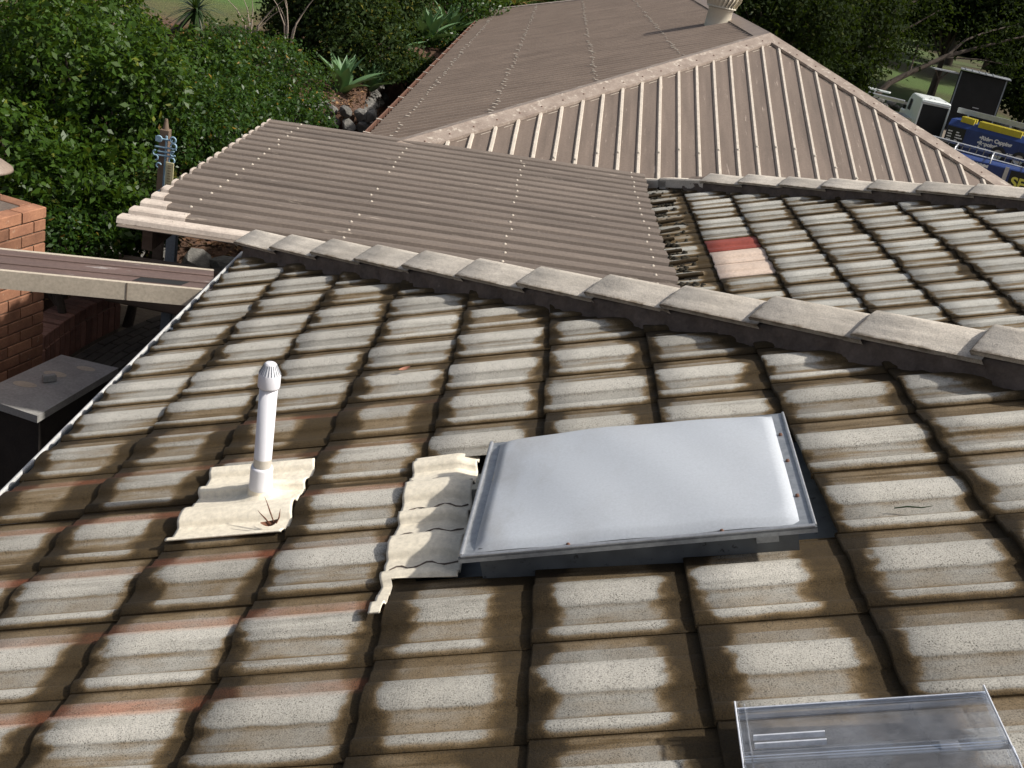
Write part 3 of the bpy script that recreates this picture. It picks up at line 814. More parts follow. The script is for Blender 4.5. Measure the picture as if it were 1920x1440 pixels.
# cream flashing between tiles and skylight: pressed over the tile rolls
def flashing(u0, u1, v0, v1, nu, nv, off, ragged=0.0, bulge=None, skew=0.0):
    def fn(a, b):
        u = u0 + (u1 - u0) * a; v = v0 + (v1 - v0) * b
        if v < -1.795 and u > .345: u = .345
        ed = min(a, 1 - a, b, 1 - b)
        if ragged and a < .12: u += ragged * (math.sin(41 * v) + .6 * math.sin(97 * v + 1) + .4 * math.sin(173 * v)) * (1 - a / .12)
        h = flash_prof(v) - DROP * .8 + off
        if bulge: h += bulge(u, v)
        return PA(u, v, h)
    mb = MB(); mb.grid(fn, nu, nv); return mb
fl = flashing(.315, .505, -1.955, -1.115, 26, 280, .010, .0015, bulge=lambda u, v: -.020 * ss(u, .44, .51))
flo = fl.build('flashing', M['cream'], None, fix=False)
md = flo.modifiers.new('thick', 'SOLIDIFY'); md.thickness = .005
flo.parent = sk; flo.matrix_parent_inverse = sk.matrix_basis.inverted()
for v in (-1.29, -1.44, -1.575, -1.735):      # cracks of tar along the hollows of the flashing
    mb = MB(); pts = []
    for k in range(12):
        u = .33 + .165 * k / 11; vv = v + .010 * math.sin(k * 1.3 + v * 40) + (.02 * (k / 11) ** 2)
        pts.append(PA(u, vv, flash_prof(vv) - DROP * .8 + .0108 - .020 * ss(u, .44, .51)))
    mb.tube(pts, [.0008 + .0022 * abs(math.sin(k * 1.9 + v * 7)) for k in range(12)], 5)
    o = mb.build('tar_crack', M['mortar'], None); o.parent = sk; o.matrix_parent_inverse = sk.matrix_basis.inverted()

# ------------------------------------------------------------------ vent pipe
base = PA(-.135, -1.225, .02)
vp = empty('vent_pipe', base, label='white plastic vent pipe with slotted cap on cream flashing', cat='pipe')
lean = Matrix.Rotation(R(1.3), 4, 'Y')
lean = Matrix.Rotation(R(-1.4), 4, 'Y')
def vl(name, prof, mat, n=28, fins=None):
    mb = MB(); mb.lathe(prof, n, M=lean)
    return mb.build(name, mat, vp)
vl('pipe', [(.0255, .02), (.0255, .33), (.0, .33)], M['pvc'])
vl('stained_band', [(.0258, .078), (.0258, .105)], M['pvcdirty'])
vl('coupling', [(.0265, .0), (.0335, .004), (.0345, .01), (.033, .018), (.0325, .07), (.031, .076), (.0258, .077)], M['pvc'])
vl('flashing_collar', [(.045, -.045), (.036, -.02), (.034, .004), (.032, .010)], M['cream'])
cp = vl('cap', [(.0258, .328), (.0305, .330), (.0312, .334), (.0312, .368), (.030, .371), (.0155, .402), (.013, .404), (0, .404)], M['pvc'])
for k in range(22):
    th = 2 * math.pi * k / 22
    mb = MB(); mb.tube([(.0302 * math.cos(th), .0302 * math.sin(th), .3725), (.0170 * math.cos(th), .0170 * math.sin(th), .400)], .0011, 5, M=lean)
    mb.build('slot', M['zinc'], cp)
def bul(u, v):
    d2 = ((u + .135) ** 2 + (v + 1.225) ** 2)
    return .026 * math.exp(-d2 / (2 * .045 ** 2)) * 1.0
def flsh(a, b):
    u = -.335 + (.326 + .006 * math.sin(9 * b)) * a; v = -1.485 + .425 * b
    d = math.hypot(u + .135, v + 1.225)
    h = flash_prof(v) - DROP * min(1, max(0, (u + .349) / .349)) + .006 + .024 * math.exp(-d * d / (2 * .032 ** 2))
    return PA(u, v, h) - base
mb = MB(); mb.grid(flsh, 40, 150); fo = mb.build('flashing', M['cream'], vp, fix=False)
md = fo.modifiers.new('thick', 'SOLIDIFY'); md.thickness = .005

# ------------------------------------------------------------------ loose clear tile lower right
ct = empty('clear_roof_tile', label='transparent plastic roof tile lying loose on the tiles, lower right', cat='roof tile')
rootM(ct, onA(1.066, -2.755, .034, R(-2.8)))
def clear_sheet():
    pr = [(0, .004), (.004, .016), (.02, .024), (.036, .020), (.05, .007), (.10, .006), (.112, .016), (.13, .026), (.17, .028), (.20, .020), (.212, .008), (.29, .005), (.30, .0055), (.302, .018), (.306, .018), (.308, .005), (.318, .005), (.320, .018), (.324, .018), (.326, .004), (.332, .004)]
    mb = MB(); n = len(pr); st = [0, .05, .2, .36, .43]
    mb.add([(s, t, h) for s in st for t, h in pr], [(i * n + k, (i + 1) * n + k, (i + 1) * n + k + 1, i * n + k + 1) for i in range(4) for k in range(n - 1)], False)
    return mb
o = clear_sheet().build('sheet', M['clear'], ct)
sol = o.modifiers.new('thick', 'SOLIDIFY'); sol.thickness = .0025
for nm, c, d in (('edge_line', (.215, .3305, .008), (.43, .003, .006)), ('edge_line', (.0015, .165, .026), (.003, .33, .004)), ('edge_line', (.4285, .165, .0245), (.003, .33, .004)), ('end_rib', (.004, .165, .013), (.004, .33, .028)), ('end_rib', (.018, .165, .011), (.0025, .33, .022)), ('end_rib', (.428, .165, .012), (.0035, .33, .026)),
                 ('stiffener', (.085, .222, .018), (.12, .003, .012)), ('stiffener', (.085, .242, .018), (.12, .003, .012)), ('stiffener', (.215, .205, .014), (.42, .0025, .014)), ('nib', (.335, .185, .022), (.03, .02, .012))):
    mb = MB(); mb.box(c, d, bev=.0008); mb.build(nm, M['clearedge'] if nm in ('edge_line', 'stiffener') and d[0] < .44 and c[0] != .215 or nm == 'edge_line' else M['clear'], ct)

# ------------------------------------------------------------------ leaves and twigs lying about
def leaf_on(name, Mw, size, mat, label, cat, curl=.35, fingers=None):
    mb = MB()
    n = 9
    L = []
    for i in range(n + 1):
        t = i / n; w = size * .30 * math.sin(math.pi * min(1, t * .94 + .04)) ** .8
        z = curl * size * (t - .5) ** 2 * 2
        L += [(size * (t - .5), -w, z + w * .5), (size * (t - .5), 0, z), (size * (t - .5), w, z + w * .6)]
    mb.add(L, [(i * 3 + k, (i + 1) * 3 + k, (i + 1) * 3 + k + 1, i * 3 + k + 1) for i in range(n) for k in range(2)], True)
    for f in fingers or []:
        mb.tube(f, [.0018, .0022, .0012, .0004], 5)
    o = mb.build(name, mat); o.matrix_basis = Mw
    return tag(o, label, cat)
leaf_on('dry_leaf', onA(.185, -.405, .012 + tile_h(.185, -.405), .5), .045, M['pinkleaf'], 'small faded pink leaf on a grey tile above the skylight', 'leaf')
leaf_on('dry_leaf', onA(-.045, -1.452, .022 + tile_h(-.045, -1.452), .2), .05, M['deadleaf'], 'curled dark dead leaf on the cream flashing below the pipe', 'leaf', .6,
        [[(0, 0, .004), (-.012, .016, .018), (-.024, .03, .030), (-.03, .04, .036)], [(.01, .004, .004), (.004, .026, .026), (-.002, .05, .05), (-.006, .062, .062)], [(.016, 0, .004), (.026, .008, .016), (.03, .02, .026), (.032, .03, .03)]])
mb = MB(); mb.tube([(0, 0, 0), (.03, -.004, .004), (.06, -.012, .003), (.085, -.012, .006)], [.0016, .002, .0016, .0006], 5)
o = mb.build('twig', M['leaf_spike']); o.matrix_basis = onA(1.545, -1.735, .010, -.1); tag(o, 'thin dark green twig on the tile right of the skylight', 'twig')
p = at(1555, 582, 4.62)
mb = MB(); mb.tube([(0, 0, 0), (.012, 0, .006), (.022, .004, .008), (.03, .002, .004)], .0022, 5); mb.tube([(.012, 0, .006), (.02, -.004, .0)], .0016, 5)
o = mb.build('twig', M['bark'], loc=p); tag(o, 'tiny curled twig on a ridge cap of the front hip', 'twig')

# ------------------------------------------------------------------ patio roof of brown ribbed sheet
PS = lambda x: -.25 + .05 * (x - 1.47)
pat = empty('patio_roof', (-.2, 3.9, -2.45), label='low brown ribbed sheet patio roof with worn white left edge', cat='patio roof')
X0, X1 = -1.81, 1.485
PY0, PITCH = 2.05, .1905
rp = [(0, 0), (.030, 0), (.040, .006), (.050, .030), (.060, .036), (.10, .038), (.140, .036), (.150, .030), (.160, .006), (.168, 0)]
for s in range(5):
    mb = MB(); ys = []
    for k in range(4):
        for t, h in rp: ys.append((PY0 + (s * 4 + k) * PITCH + t, h))
    if s == 4: ys = ys[:-10]
    ys.append((ys[-1][0] + (PITCH - .168), 0))
    dx0 = random.gauss(0, .012)
    xs = [X0 + dx0, -1.2, -.5, .3, 1.0, X1 + random.gauss(0, .01)]
    n = len(ys)
    mb.add([(x + (.004 * math.sin(50 * y) if i in (0, 5) else 0), y, PS(x) + h) for i, x in enumerate(xs) for y, h in ys], [(i * n + k, (i + 1) * n + k, (i + 1) * n + k + 1, i * n + k + 1) for i in range(5) for k in range(n - 1)], False)
    o = mb.build('roof_sheet', M['sheet'], pat, world_mesh=True, fix=False)
    md = o.modifiers.new('thick', 'SOLIDIFY'); md.thickness = .004; md.offset = -1
# worn pale rib crowns near the front edge and the cut ends
for i in range(19):
    y = PY0 + i * PITCH + .100
    l = .012 + (.75 * math.exp(-i / 1.2) if i < 5 else 0) + random.uniform(0, .012)
    if i == 0: l = 1.05
    mb = MB(); x = X0 + .002
    mb.prism([(-.0615, .005), (-.052, .0305), (-.042, .0375), (0, .0395), (.042, .0375), (.052, .0305), (.0615, .005)], 0, l, M=Matrix.Translation((x, y, PS(x) + .002)) @ Matrix.Rotation(-math.atan(.05), 4, 'Y'))
    mb.build('worn_rib_end', M['sheetworn'], pat, world_mesh=True)
mb = MB()
for xs_ in (-1.51, -.545, .43, 1.38):
    for i in range(19):
        if random.random() < (.08 if xs_ != -.545 else .3): continue
        x = xs_ + random.gauss(0, .01); y = PY0 + i * PITCH + .102 + random.gauss(0, .004)
        z = PS(x) + .038
        mb.lathe([(0, .008), (.005, .0075), (.007, .003), (.011, .0025), (.012, -.001)], 7, M=Matrix.Translation((x, y, z)))
o = mb.build('screw_heads', M['screw'], pat, world_mesh=True); o['kind'] = 'stuff'
for y in (2.5, 3.8, 5.2):
    mb = MB(); mb.box((0, 0, 0), (2.8, .05, .12), M=Matrix.Translation((-.3, y, PS(-.3) - .075)) @ Matrix.Rotation(-math.atan(.05), 4, 'Y')); mb.build('rafter', M['timber'], pat, world_mesh=True)
mb = MB(); mb.box((-1.66, 3.9, PS(-1.66) - .10), (.06, 3.4, .14)); mb.build('edge_beam', M['timber'], pat, world_mesh=True)
for x, y in ((-1.66, 5.3),):
    mb = MB(); mb.box((x, y, -1.4), (.09, .09, 2.0), bev=.006); mb.build('post', M['greysteel'], pat, world_mesh=True)
# ------------------------------------------------------------------ house wing with the brown metal hip roof
XE, ZE = -1.016, -.50
AX, AY, AZ = 2.89, 9.06, .921
YF = AY - (AX - XE)
XR = AX + (AX - XE)
YB = 23.0
YR = YB - (AX - XE)
mh = empty('metal_roofed_house', (AX, 14.0, -2.45), label='house wing with a weathered brown metal hip roof and white ribs', cat='house')
mb = MB(); mb.box((AX, (YF + YB) / 2 + .2, -1.52), (XR - XE - 1.0, YB - YF - 1.0, 1.9)); mb.build('wall', M['render'], mh, world_mesh=True)
# left face: ribbed sheets running down to the left gutter
pit = .1896
lp = [(0, 0), (.060, 0), (.074, .022), (.096, .022), (.110, 0), (.140, .0), (.1475, .004), (.155, 0)]
def limL(y): return min(AX, XE + (y - YF), XE + (YB - y))
nsheet = int((YB - YF) / (4 * pit)) + 1
for s in range(nsheet):
    ys = []
    for k in range(4):
        for t, h in lp:
            y = YF + (s * 4 + k) * pit + t
            if y < YB: ys.append((y, h))
    ye = min(YB, YF + (s + 1) * 4 * pit)
    ys.append((ye, 0))
    ys = [(y, h) for y, h in ys if limL(y) > XE + .001] or ys
    mb = MB(); n = len(ys); rows = []
    for f in (0, .5, 1):
        for y, h in ys:
            x = XE - .03 + (limL(y) - XE + .03) * f
            rows.append((x, y, ZE + T20 * (x - XE) + h + .0008 * (s % 2)))
    mb.add(rows, [(i * n + k, (i + 1) * n + k, (i + 1) * n + k + 1, i * n + k + 1) for i in range(2) for k in range(n - 1)])
    mb.build('roof_sheet', M['roofbrown'], mh, world_mesh=True, fix=False)
mb = MB()
for xs_ in (-.78, .07, 1.005, 1.90):
    k = 0
    while True:
        y = YF + k * pit + .085; k += 1
        if y > YB: break
        if limL(y) < xs_ + .1: continue
        if random.random() < .1: continue
        x = xs_ + random.gauss(0, .012)
        l = random.choice([.016, .02, .03, .05, .08])
        mb.box((x, y, ZE + T20 * (x - XE) + .0245), (l, .026, .008), M=None)
o = mb.build('screw_heads', M['screw'], mh, world_mesh=True); o['kind'] = 'stuff'
# front face: pans and separate worn ribs
def limF(x): return AY - abs(x - AX)
def zf(y): return AZ + T20 * (y - AY)
x = 2.024 - 16 * pit
ribs = []
while x < XR:
    if x > XE + .05: ribs.append(x)
    x += pit
edges = [XE] + [ribs[i] + pit / 2 for i in range(3, len(ribs), 4)] + [XR]
for a, b in zip(edges, edges[1:]):
    if b - a < .02: continue
    xs = sorted({a, b} | ({AX} if a < AX < b else set()))
    mb = MB()
    for p_, q_ in zip(xs, xs[1:]):
        mb.add([(p_, YF - .04, zf(YF - .04)), (q_, YF - .04, zf(YF - .04)), (q_, limF(q_), zf(limF(q_))), (p_, limF(p_), zf(limF(p_)))], [(0, 1, 2, 3)])
    mb.build('roof_sheet', M['roofbrownf'], mh, world_mesh=True, fix=False)
for i, xr in enumerate(ribs):
    yt = limF(xr) - .155
    if yt < YF + .1: continue
    mb = MB()
    pr_ = [(-.021, 0), (-.011, .024), (.011, .024), (.021, 0)]
    ys = [YF - .04, YF + (yt - YF) * .35, YF + (yt - YF) * .7, yt - .03, yt]
    n = 4
    vs_ = []
    for j, y in enumerate(ys):
        hh = .35 if j == 4 else 1
        vs_ += [(xr + w * (.7 if j == 4 else 1) + .0015 * math.sin(7 * y + i), y, zf(y) + h * hh + .0005) for w, h in pr_]
    mb.add(vs_, [(j * n + k, j * n + k + 1, (j + 1) * n + k + 1, (j + 1) * n + k) for j in range(4) for k in range(3)] + [(0, 1, 2, 3), (16, 17, 18, 19)])
    mb.build('rib', M['ribworn'], mh, world_mesh=True)
    y = YF + (yt - YF) * .33 + random.uniform(-.05, .05) + .35 * max(0, 1 - abs(xr - AX) / 3)
    mb = MB(); mb.lathe([(0, .012), (.006, .010), (.014, .003), (.015, 0)], 7, M=Matrix.Translation((xr, y, zf(y) + .026))); mb.build('screw', M['screw'], mh, world_mesh=True)
    mb = MB(); mb.lathe([(0, .008), (.005, .007), (.009, .002), (.010, 0)], 7, M=Matrix.Translation((xr, yt + .03, zf(yt + .03) + .034))); mb.build('screw', M['rust'], mh, world_mesh=True)
# right and back faces (plain sheets)
mb = MB(); mb.add([(XR, YF, ZE), (XR, YB, ZE), (AX, YR, AZ), (AX, AY, AZ)], [(0, 1, 2, 3)]); mb.build('roof_sheet', M['roofbrown'], mh, world_mesh=True)
mb = MB(); mb.add([(XE, YB, ZE), (XR, YB, ZE), (AX, YR, AZ)], [(0, 1, 2)]); mb.build('roof_sheet', M['roofbrown'], mh, world_mesh=True)
# cappings: folded strips with scribed lower edge
def capping(a, b, n1, n2, wdt=.15, up=.034, name='hip_capping'):
    a = Vector(a); b = Vector(b); d = (b - a).normalized()
    def down(nv):
        nv = Vector(nv).normalized(); t = nv.cross(d).normalized()
        return t if t.z < 0 else -t
    t1, t2 = down(n1), down(n2)
    n1 = Vector(n1).normalized(); n2 = Vector(n2).normalized()
    mb = MB(); N_ = 60
    for t, nv in ((t1, n1), (t2, n2)):
        vs_ = []
        for i in range(N_ + 1):
            p = a + (b - a) * (i / N_)
            vs_ += [p + Vector((0, 0, up + .006)), p + t * .02 + nv * (up), p + t * wdt + nv * (up - .004), p + t * (wdt + .006) + nv * .004]
        mb.add(vs_, [(i * 4 + k, (i + 1) * 4 + k, (i + 1) * 4 + k + 1, i * 4 + k + 1) for i in range(N_) for k in range(3)])
    return mb.build(name, M['hipcap'], mh, world_mesh=True, fix=False)
nFt = (0, -T20, 1); nLt = (-T20, 0, 1); nRt = (T20, 0, 1); nBt = (0, T20, 1)
capping((XE, YF, ZE), (AX, AY, AZ), nFt, nLt)
capping((XR, YF, ZE), (AX, AY, AZ), nFt, nRt)
capping((XE, YB, ZE), (AX, YR, AZ), nBt, nLt)
capping((XR, YB, ZE), (AX, YR, AZ), nBt, nRt)
o = capping((AX, AY, AZ), (AX, YR, AZ), nLt, nRt, .17, name='ridge_capping'); o.data.materials.clear(); o.data.materials.append(M['roofbrown'])
# white scribed tabs under the front capping between the ribs
for xr in ribs:
    xm = xr + pit / 2
    y = limF(xm) - .235
    if y < YF + .1: continue
    s = 1 if xm < AX else -1
    mb = MB(); d = Vector((s, 1, T20)).normalized() if s > 0 else Vector((1, -1, -T20)).normalized()
    c = Vector((xm + pit * .12, y + .02 * s, zf(y + .02 * s) + .002))
    mb.add([c - d * .06, c + d * .06, c + d * .06 + Vector((0, -.012, -.003)), c - d * .06 + Vector((0, -.012, -.003))], [(0, 1, 2, 3)])
    mb.build('notched_tab', M['ribworn'], mh, world_mesh=True)
# left gutter with straps
mb = MB()
sec = [(XE + .02, ZE - .03), (XE + .02, ZE - .12), (XE - .10, ZE - .12), (XE - .105, ZE - .02), (XE - .095, ZE - .012), (XE - .09, ZE - .02), (XE - .095, ZE - .11), (XE + .012, ZE - .112), (XE + .012, ZE - .03)]
n = len(sec)
mb.add([(a, y, b) for y in (YF, YB + .1) for a, b in sec], [(k, (k + 1) % n, n + (k + 1) % n, n + k) for k in range(n)])
mb.build('gutter', M['rust'], mh, world_mesh=True)
for i in range(22):
    y = YF + .6 + i * .78
    mb = MB(); mb.box((XE - .05, y, ZE - .012), (.11, .03, .006), M=None); mb.build('gutter_strap', M['screw'], mh, world_mesh=True)

# ------------------------------------------------------------------ turbine vent near the ridge
tv = empty('turbine_vent', (2.60, 11.33, .82), label='cream spinning turbine vent near the ridge of the metal roof', cat='roof vent')
mb = MB(); mb.lathe([(.175, -.10), (.165, .02), (.160, .18), (.168, .185), (.168, .20), (.15, .205)], 28); mb.build('neck', M['vent'], tv)
mb = MB(); mb.lathe([(.19, .205), (.195, .215), (.19, .225), (.1, .226)], 28); mb.build('rim', M['vent'], tv)
mb = MB(); mb.lathe([(.10, .50), (.06, .525), (0, .53)], 20); mb.build('crown_cap', M['vent'], tv)
NV = 26
for k in range(NV):
    th = 2 * math.pi * k / NV
    mb = MB(); vs_ = []
    for i in range(9):
        t = i / 8; z = .225 + .275 * t; r = .10 + .125 * math.sin(math.pi * (t * .86 + .10)) ** .7
        if i == 0: r = .18
        for q in (0, 1):
            a = th + .10 * math.sin(math.pi * t) + q * (2 * math.pi / NV) * .86
            rr = r + (.020 if q == 0 else -.004)
            vs_.append((rr * math.cos(a), rr * math.sin(a), z))
    mb.add(vs_, [(2 * i, 2 * i + 1, 2 * i + 3, 2 * i + 2) for i in range(8)], True)
    mb.build('vane', M['vent'], tv, fix=False)
mb = MB(); mb.lathe([(.16, .2), (.17, .3), (.17, .42), (.1, .5)], 20); mb.build('core', M['vent'], tv)

# ------------------------------------------------------------------ brick chimney
CH = at(86, 388, 7.6)
yaw = R(-15)           # visible long face runs 15 degrees off the y axis
chd = Vector((math.sin(R(15)), math.cos(R(15)), 0))       # along the visible face, away from camera
chn = Vector((math.cos(R(15)), -math.sin(R(15)), 0))      # outward normal of the visible face
LEN, DEP = 1.25, .62
top = CH.z; bot = -2.45
cb = CH - chd * LEN / 2 - chn * DEP / 2
chim = empty('brick_chimney', (cb.x, cb.y, bot), yaw, 'orange brick chimney stack with a metal cowl at the left edge', 'chimney')
# local frame: x along outward normal, y along the face
mb = MB(); mb.box((0, 0, (top - bot) / 2 - .012), (DEP - .024, LEN - .024, top - bot - .02)); mb.build('mortar_core', M['joint'], chim)
BL, BH, BW, J = .230, .076, .110, .010
bmesh_full = None
def brick_me(l, w, h, nm='brick', mat='brick'):
    mb = MB(); mb.box((0, 0, 0), (l, w, h), bev=.004); me = mb.mesh(nm); me.materials.append(M[mat]); return me
BF = brick_me(BL, BW, BH); BHf = brick_me(BW, BW, BH)
ncourse = 20; cnt = 0
for r in range(ncourse):
    z = top - bot - BH / 2 - r * (BH + J)
    if z < 0: break
    off = 0 if r % 2 == 0 else (BL + J) / 2
    # long visible face
    y = LEN / 2 - off
    if off: 
        o = link('brick', BHf, None, chim, (DEP / 2 - BW / 2, LEN / 2 - BW / 2, z)); cnt += 1
        y = LEN / 2 - BW - J
    while y - BL > -LEN / 2 - .01:
        o = link('brick', BF, None, chim, (DEP / 2 - BW / 2 + random.gauss(0, .0012), y - BL / 2, z), (0, 0, math.pi / 2)); cnt += 1
        y -= BL + J
    # short near face
    x = DEP / 2 - (BW + J)
    while x - BL > -DEP / 2 - .05 and r < 12:
        o = link('brick', BF, None, chim, (x - BL / 2, -LEN / 2 + BW / 2, z)); x -= BL + J; cnt += 1
    # far short face, top courses only
    if r < 3:
        x = DEP / 2 - (BW + J)
        while x - BL > -DEP / 2 - .05:
            o = link('brick', BF, None, chim, (x - BL / 2, LEN / 2 - BW / 2, z)); x -= BL + J; cnt += 1
mb = MB(); mb.box((-.02, 0, top - bot - .018), (DEP - .22, LEN - .2, .022)); mb.build('mortar_cap', M['mortar'], chim)
# cowl
cw = link('flue', (lambda m_: (m_.lathe([(.11, 0), (.11, .10), (.115, .105), (.08, .12), (.08, .30)], 24), m_.mesh('flue'))[1])(MB()), M['zinc'], chim, (.10, .25, top - bot - .01))
mb = MB(); mb.lathe([(.118, .08), (.122, .10), (.115, .14), (.085, .15)], 24); mb.build('collar', M['rust'], chim, loc=(.10, .25, top - bot - .01))
mb = MB(); mb.lathe([(.0, .40), (.04, .395), (.13, .35), (.195, .305), (.20, .29), (.19, .288), (.12, .315), (0, .345)], 28); mb.build('cowl', M['roofbrown'], chim, loc=(.10, .25, top - bot - .01))

# ------------------------------------------------------------------ box beam meeting the gutter
bmz = -.40
def pz(x, y, z):
    d = RIGHT * ((x - 960) / 2071.2) + DOWN * ((y - 720) / 2071.2) + FWD
    return CAM + d * ((z - CAM.z) / d.z)
b1 = pz(400, 540.5, bmz); b0 = b1 + (pz(0, 502, bmz) - b1) * 2.2
BWD = .30
bd = (b1 - b0); bl = bd.length; ang = math.atan2(bd.y, bd.x)
bb = empty('box_beam', (b0.x, b0.y, bmz - .1), ang, 'cream fascia beam with a brown flashed top running into the gutter', 'beam')
mb = MB(); mb.box((bl / 2, -.012, .047), (bl, .024, .094)); mb.build('front_fascia', M['beamcream'], bb)
mb = MB(); mb.box((bl / 2, .30, .058), (bl, .024, .074)); mb.build('rear_fascia', M['beamcream'], bb)
mb = MB(); mb.box((bl / 2, .144, .088), (bl, .286, .012)); mb.build('flashed_top', M['beamtop'], bb)
for sy in (.085, .205):
    mb = MB(); mb.box((bl / 2, sy, .097), (bl, .02, .010), bev=.003); mb.build('seam', M['beamtop'], bb)
mb = MB(); mb.add([(bl - .40, .012, .0952), (bl - .16, .012, .0952), (bl - .12, .075, .0952), (bl - .36, .075, .0952)], [(0, 1, 2, 3)]); mb.build('outlet_hole', M['dark'], bb)
mb = MB(); mb.box((bl - .42, -.0255, .047), (.006, .002, .094)); mb.build('joint_line', M['joint'], bb)
# ------------------------------------------------------------------ courtyard
GZ = -2.45
mb = MB(); mb.box((-1.2, 2.2, GZ + .004), (5.2, 8.2, .03)); tag(mb.build('courtyard_floor', M['joint']), kind='structure')
PCX, PCY = 1.5, 4.0
pv = MB()
for r_i in range(26):
    r = 2.35 + r_i * .083
    a = R(138)
    while a < R(232):
        da = .238 / r
        am = a + da / 2 + (da / 2 if r_i % 2 else 0)
        x, y = PCX + r * math.cos(am), PCY + r * math.sin(am)
        if y < 6.1 and x < 1.0:
            pv.box((0, 0, 0), (.073, .226, .05), M=Matrix.Translation((x, y, GZ + .026 + random.gauss(0, .002))) @ Matrix.Rotation(am, 4, 'Z') , bev=.004)
        a += da
o = pv.build('paving_brick', M['paver']); tag(o, 'dark brick pavers laid in curved rings in the shaded courtyard', 'paving', kind='stuff')
# curved planter wall with bricks on edge
cwl = empty('planter_wall', (-3.1, 4.5, GZ), label='low curved brown brick wall with bricks on edge on top', cat='wall')
RW = 4.50
mb = MB(); n = 24
ring = []
for i in range(n + 1):
    a = R(165.5 + 28 * i / n)
    for r, z in ((RW, GZ), (RW, GZ + .30), (RW + .22, GZ + .30), (RW + .22, GZ)):
        ring.append((PCX + r * math.cos(a), PCY + r * math.sin(a), z))
mb.add(ring, [(i * 4 + k, i * 4 + k + 1, (i + 1) * 4 + k + 1, (i + 1) * 4 + k) for i in range(n) for k in range(3)])
mb.build('mortar_core', M['joint'], cwl, world_mesh=True)
SB = brick_me(.230, .076, .110, 'brick', 'brickdark'); RB = brick_me(.076, .02, .23, 'brick', 'brickdark')
a = R(166)
while a < R(193):
    c = Vector((PCX + (RW + .108) * math.cos(a), PCY + (RW + .108) * math.sin(a), GZ + .352 + random.gauss(0, .003)))
    link('brick', SB, None, cwl, c - cwl.location, (random.gauss(0, .02), 0, a + random.gauss(0, .01)))
    c = Vector((PCX + (RW - .006) * math.cos(a), PCY + (RW - .006) * math.sin(a), GZ + .18))
    link('brick', RB, None, cwl, c - cwl.location, (0, 0, a + math.pi / 2))
    a += .0875 / RW
# bench slab
sl = [at(115, 665, 7.28), at(220, 690, 7.05), at(70, 778, 6.42), at(-45, 742, 6.75)]
zt = sum(p.z for p in sl) / 4
P4 = []
for x, y in ((115, 665), (222, 690), (70, 780), (-50, 740)):
    d = RIGHT * ((x - 960) / 2071.2) + DOWN * ((y - 720) / 2071.2) + FWD
    t = (-1.75 - CAM.z) / d.z; P4.append(CAM + d * t)
bcx = sum(p.x for p in P4) / 4; bcy = sum(p.y for p in P4) / 4
bn = empty('concrete_bench', (bcx, bcy, GZ), label='grey concrete slab bench in the shade beside the gutter', cat='bench')
mb = MB()
tp = [p for p in P4]
mb.add([(p.x, p.y, -1.75) for p in tp] + [(p.x, p.y, -1.80) for p in tp], [(0, 1, 2, 3), (4, 7, 6, 5), (0, 4, 5, 1), (1, 5, 6, 2), (2, 6, 7, 3), (3, 7, 4, 0)])
mb.build('slab', M['concrete'], bn, world_mesh=True)
mb = MB(); ins = [Vector((bcx + (p.x - bcx) * .86, bcy + (p.y - bcy) * .86, 0)) for p in tp]
mb.add([(p.x, p.y, -1.80) for p in ins] + [(p.x, p.y, GZ) for p in ins], [(0, 4, 5, 1), (1, 5, 6, 2), (2, 6, 7, 3), (3, 7, 4, 0)])
mb.build('base', M['benchshade'], bn, world_mesh=True)
for dx, dy, s in ((-.02, .13, .06), (-.12, -.10, .06), (.12, .30, .05)):
    mb = MB(); mb.lathe([(0, .0022), (s, .002)], 14, M=Matrix.Translation((bcx + dx, bcy + dy, -1.75)) @ Matrix.Diagonal((1.3, .7, 1, 1))); mb.build('pale_stain', M['beamcream'], bn, world_mesh=True)
d = RIGHT * ((92 - 960) / 2071.2) + DOWN * ((716 - 720) / 2071.2) + FWD; pb = CAM + d * ((-1.75 - CAM.z) / d.z)
mb = MB(); mb.box((0, 0, .027), (.085, .035, .05), bev=.004)
o = mb.build('stone_block', M['concrete'], loc=(pb.x, pb.y, -1.748), rot=(0, 0, .75)); tag(o, 'small grey block lying on the concrete bench', 'block')

# ------------------------------------------------------------------ rocks
def rock_mesh(seed, flat=.75):
    bm = bmesh.new(); bmesh.ops.create_icosphere(bm, subdivisions=2, radius=.5)
    r = random.Random(seed)
    pl_ = [(Vector((r.gauss(0, 1), r.gauss(0, 1), r.gauss(0, 1))).normalized(), r.uniform(.28, .42)) for _ in range(9)]
    for v in bm.verts:
        for n_, d_ in pl_:
            k = v.co.dot(n_)
            if k > d_: v.co -= n_ * (k - d_) * .85
        v.co += Vector((r.gauss(0, .01), r.gauss(0, .01), r.gauss(0, .01)))
        v.co.z *= flat
    me = bpy.data.meshes.new('rock'); bm.to_mesh(me); bm.free()
    me.materials.append(M['rock']); return me
ROCKS = [rock_mesh(i) for i in range(9)]
def rocks(root, pts):
    for (x, y, z, s) in pts:
        o = link('rock', random.choice(ROCKS), None, root, Vector((x, y, z)) - root.location, (random.gauss(0, .3), random.gauss(0, .3), random.uniform(0, 6.3)))
        o.scale = (s * random.uniform(.9, 1.3), s * random.uniform(.8, 1.1), s * random.uniform(.8, 1.05))
rw = empty('rock_wall', (-2.8, 6.4, GZ), label='short dry stone wall of big grey rocks behind the curved brick wall', cat='rock wall')
pts = []
for i in range(10):
    t = i / 9
    x = -4.2 + 2.7 * t; y = 5.85 + .35 * math.sin(2.2 * t)
    pts += [(x, y, GZ + .16, .36), (x + .15, y + .12, GZ + .42, .33)]
rocks(rw, pts)
rw2 = empty('rock_wall', (-2.4, 11.6, -2.0), label='stacked rock retaining wall below the agaves beyond the patio roof', cat='rock wall')
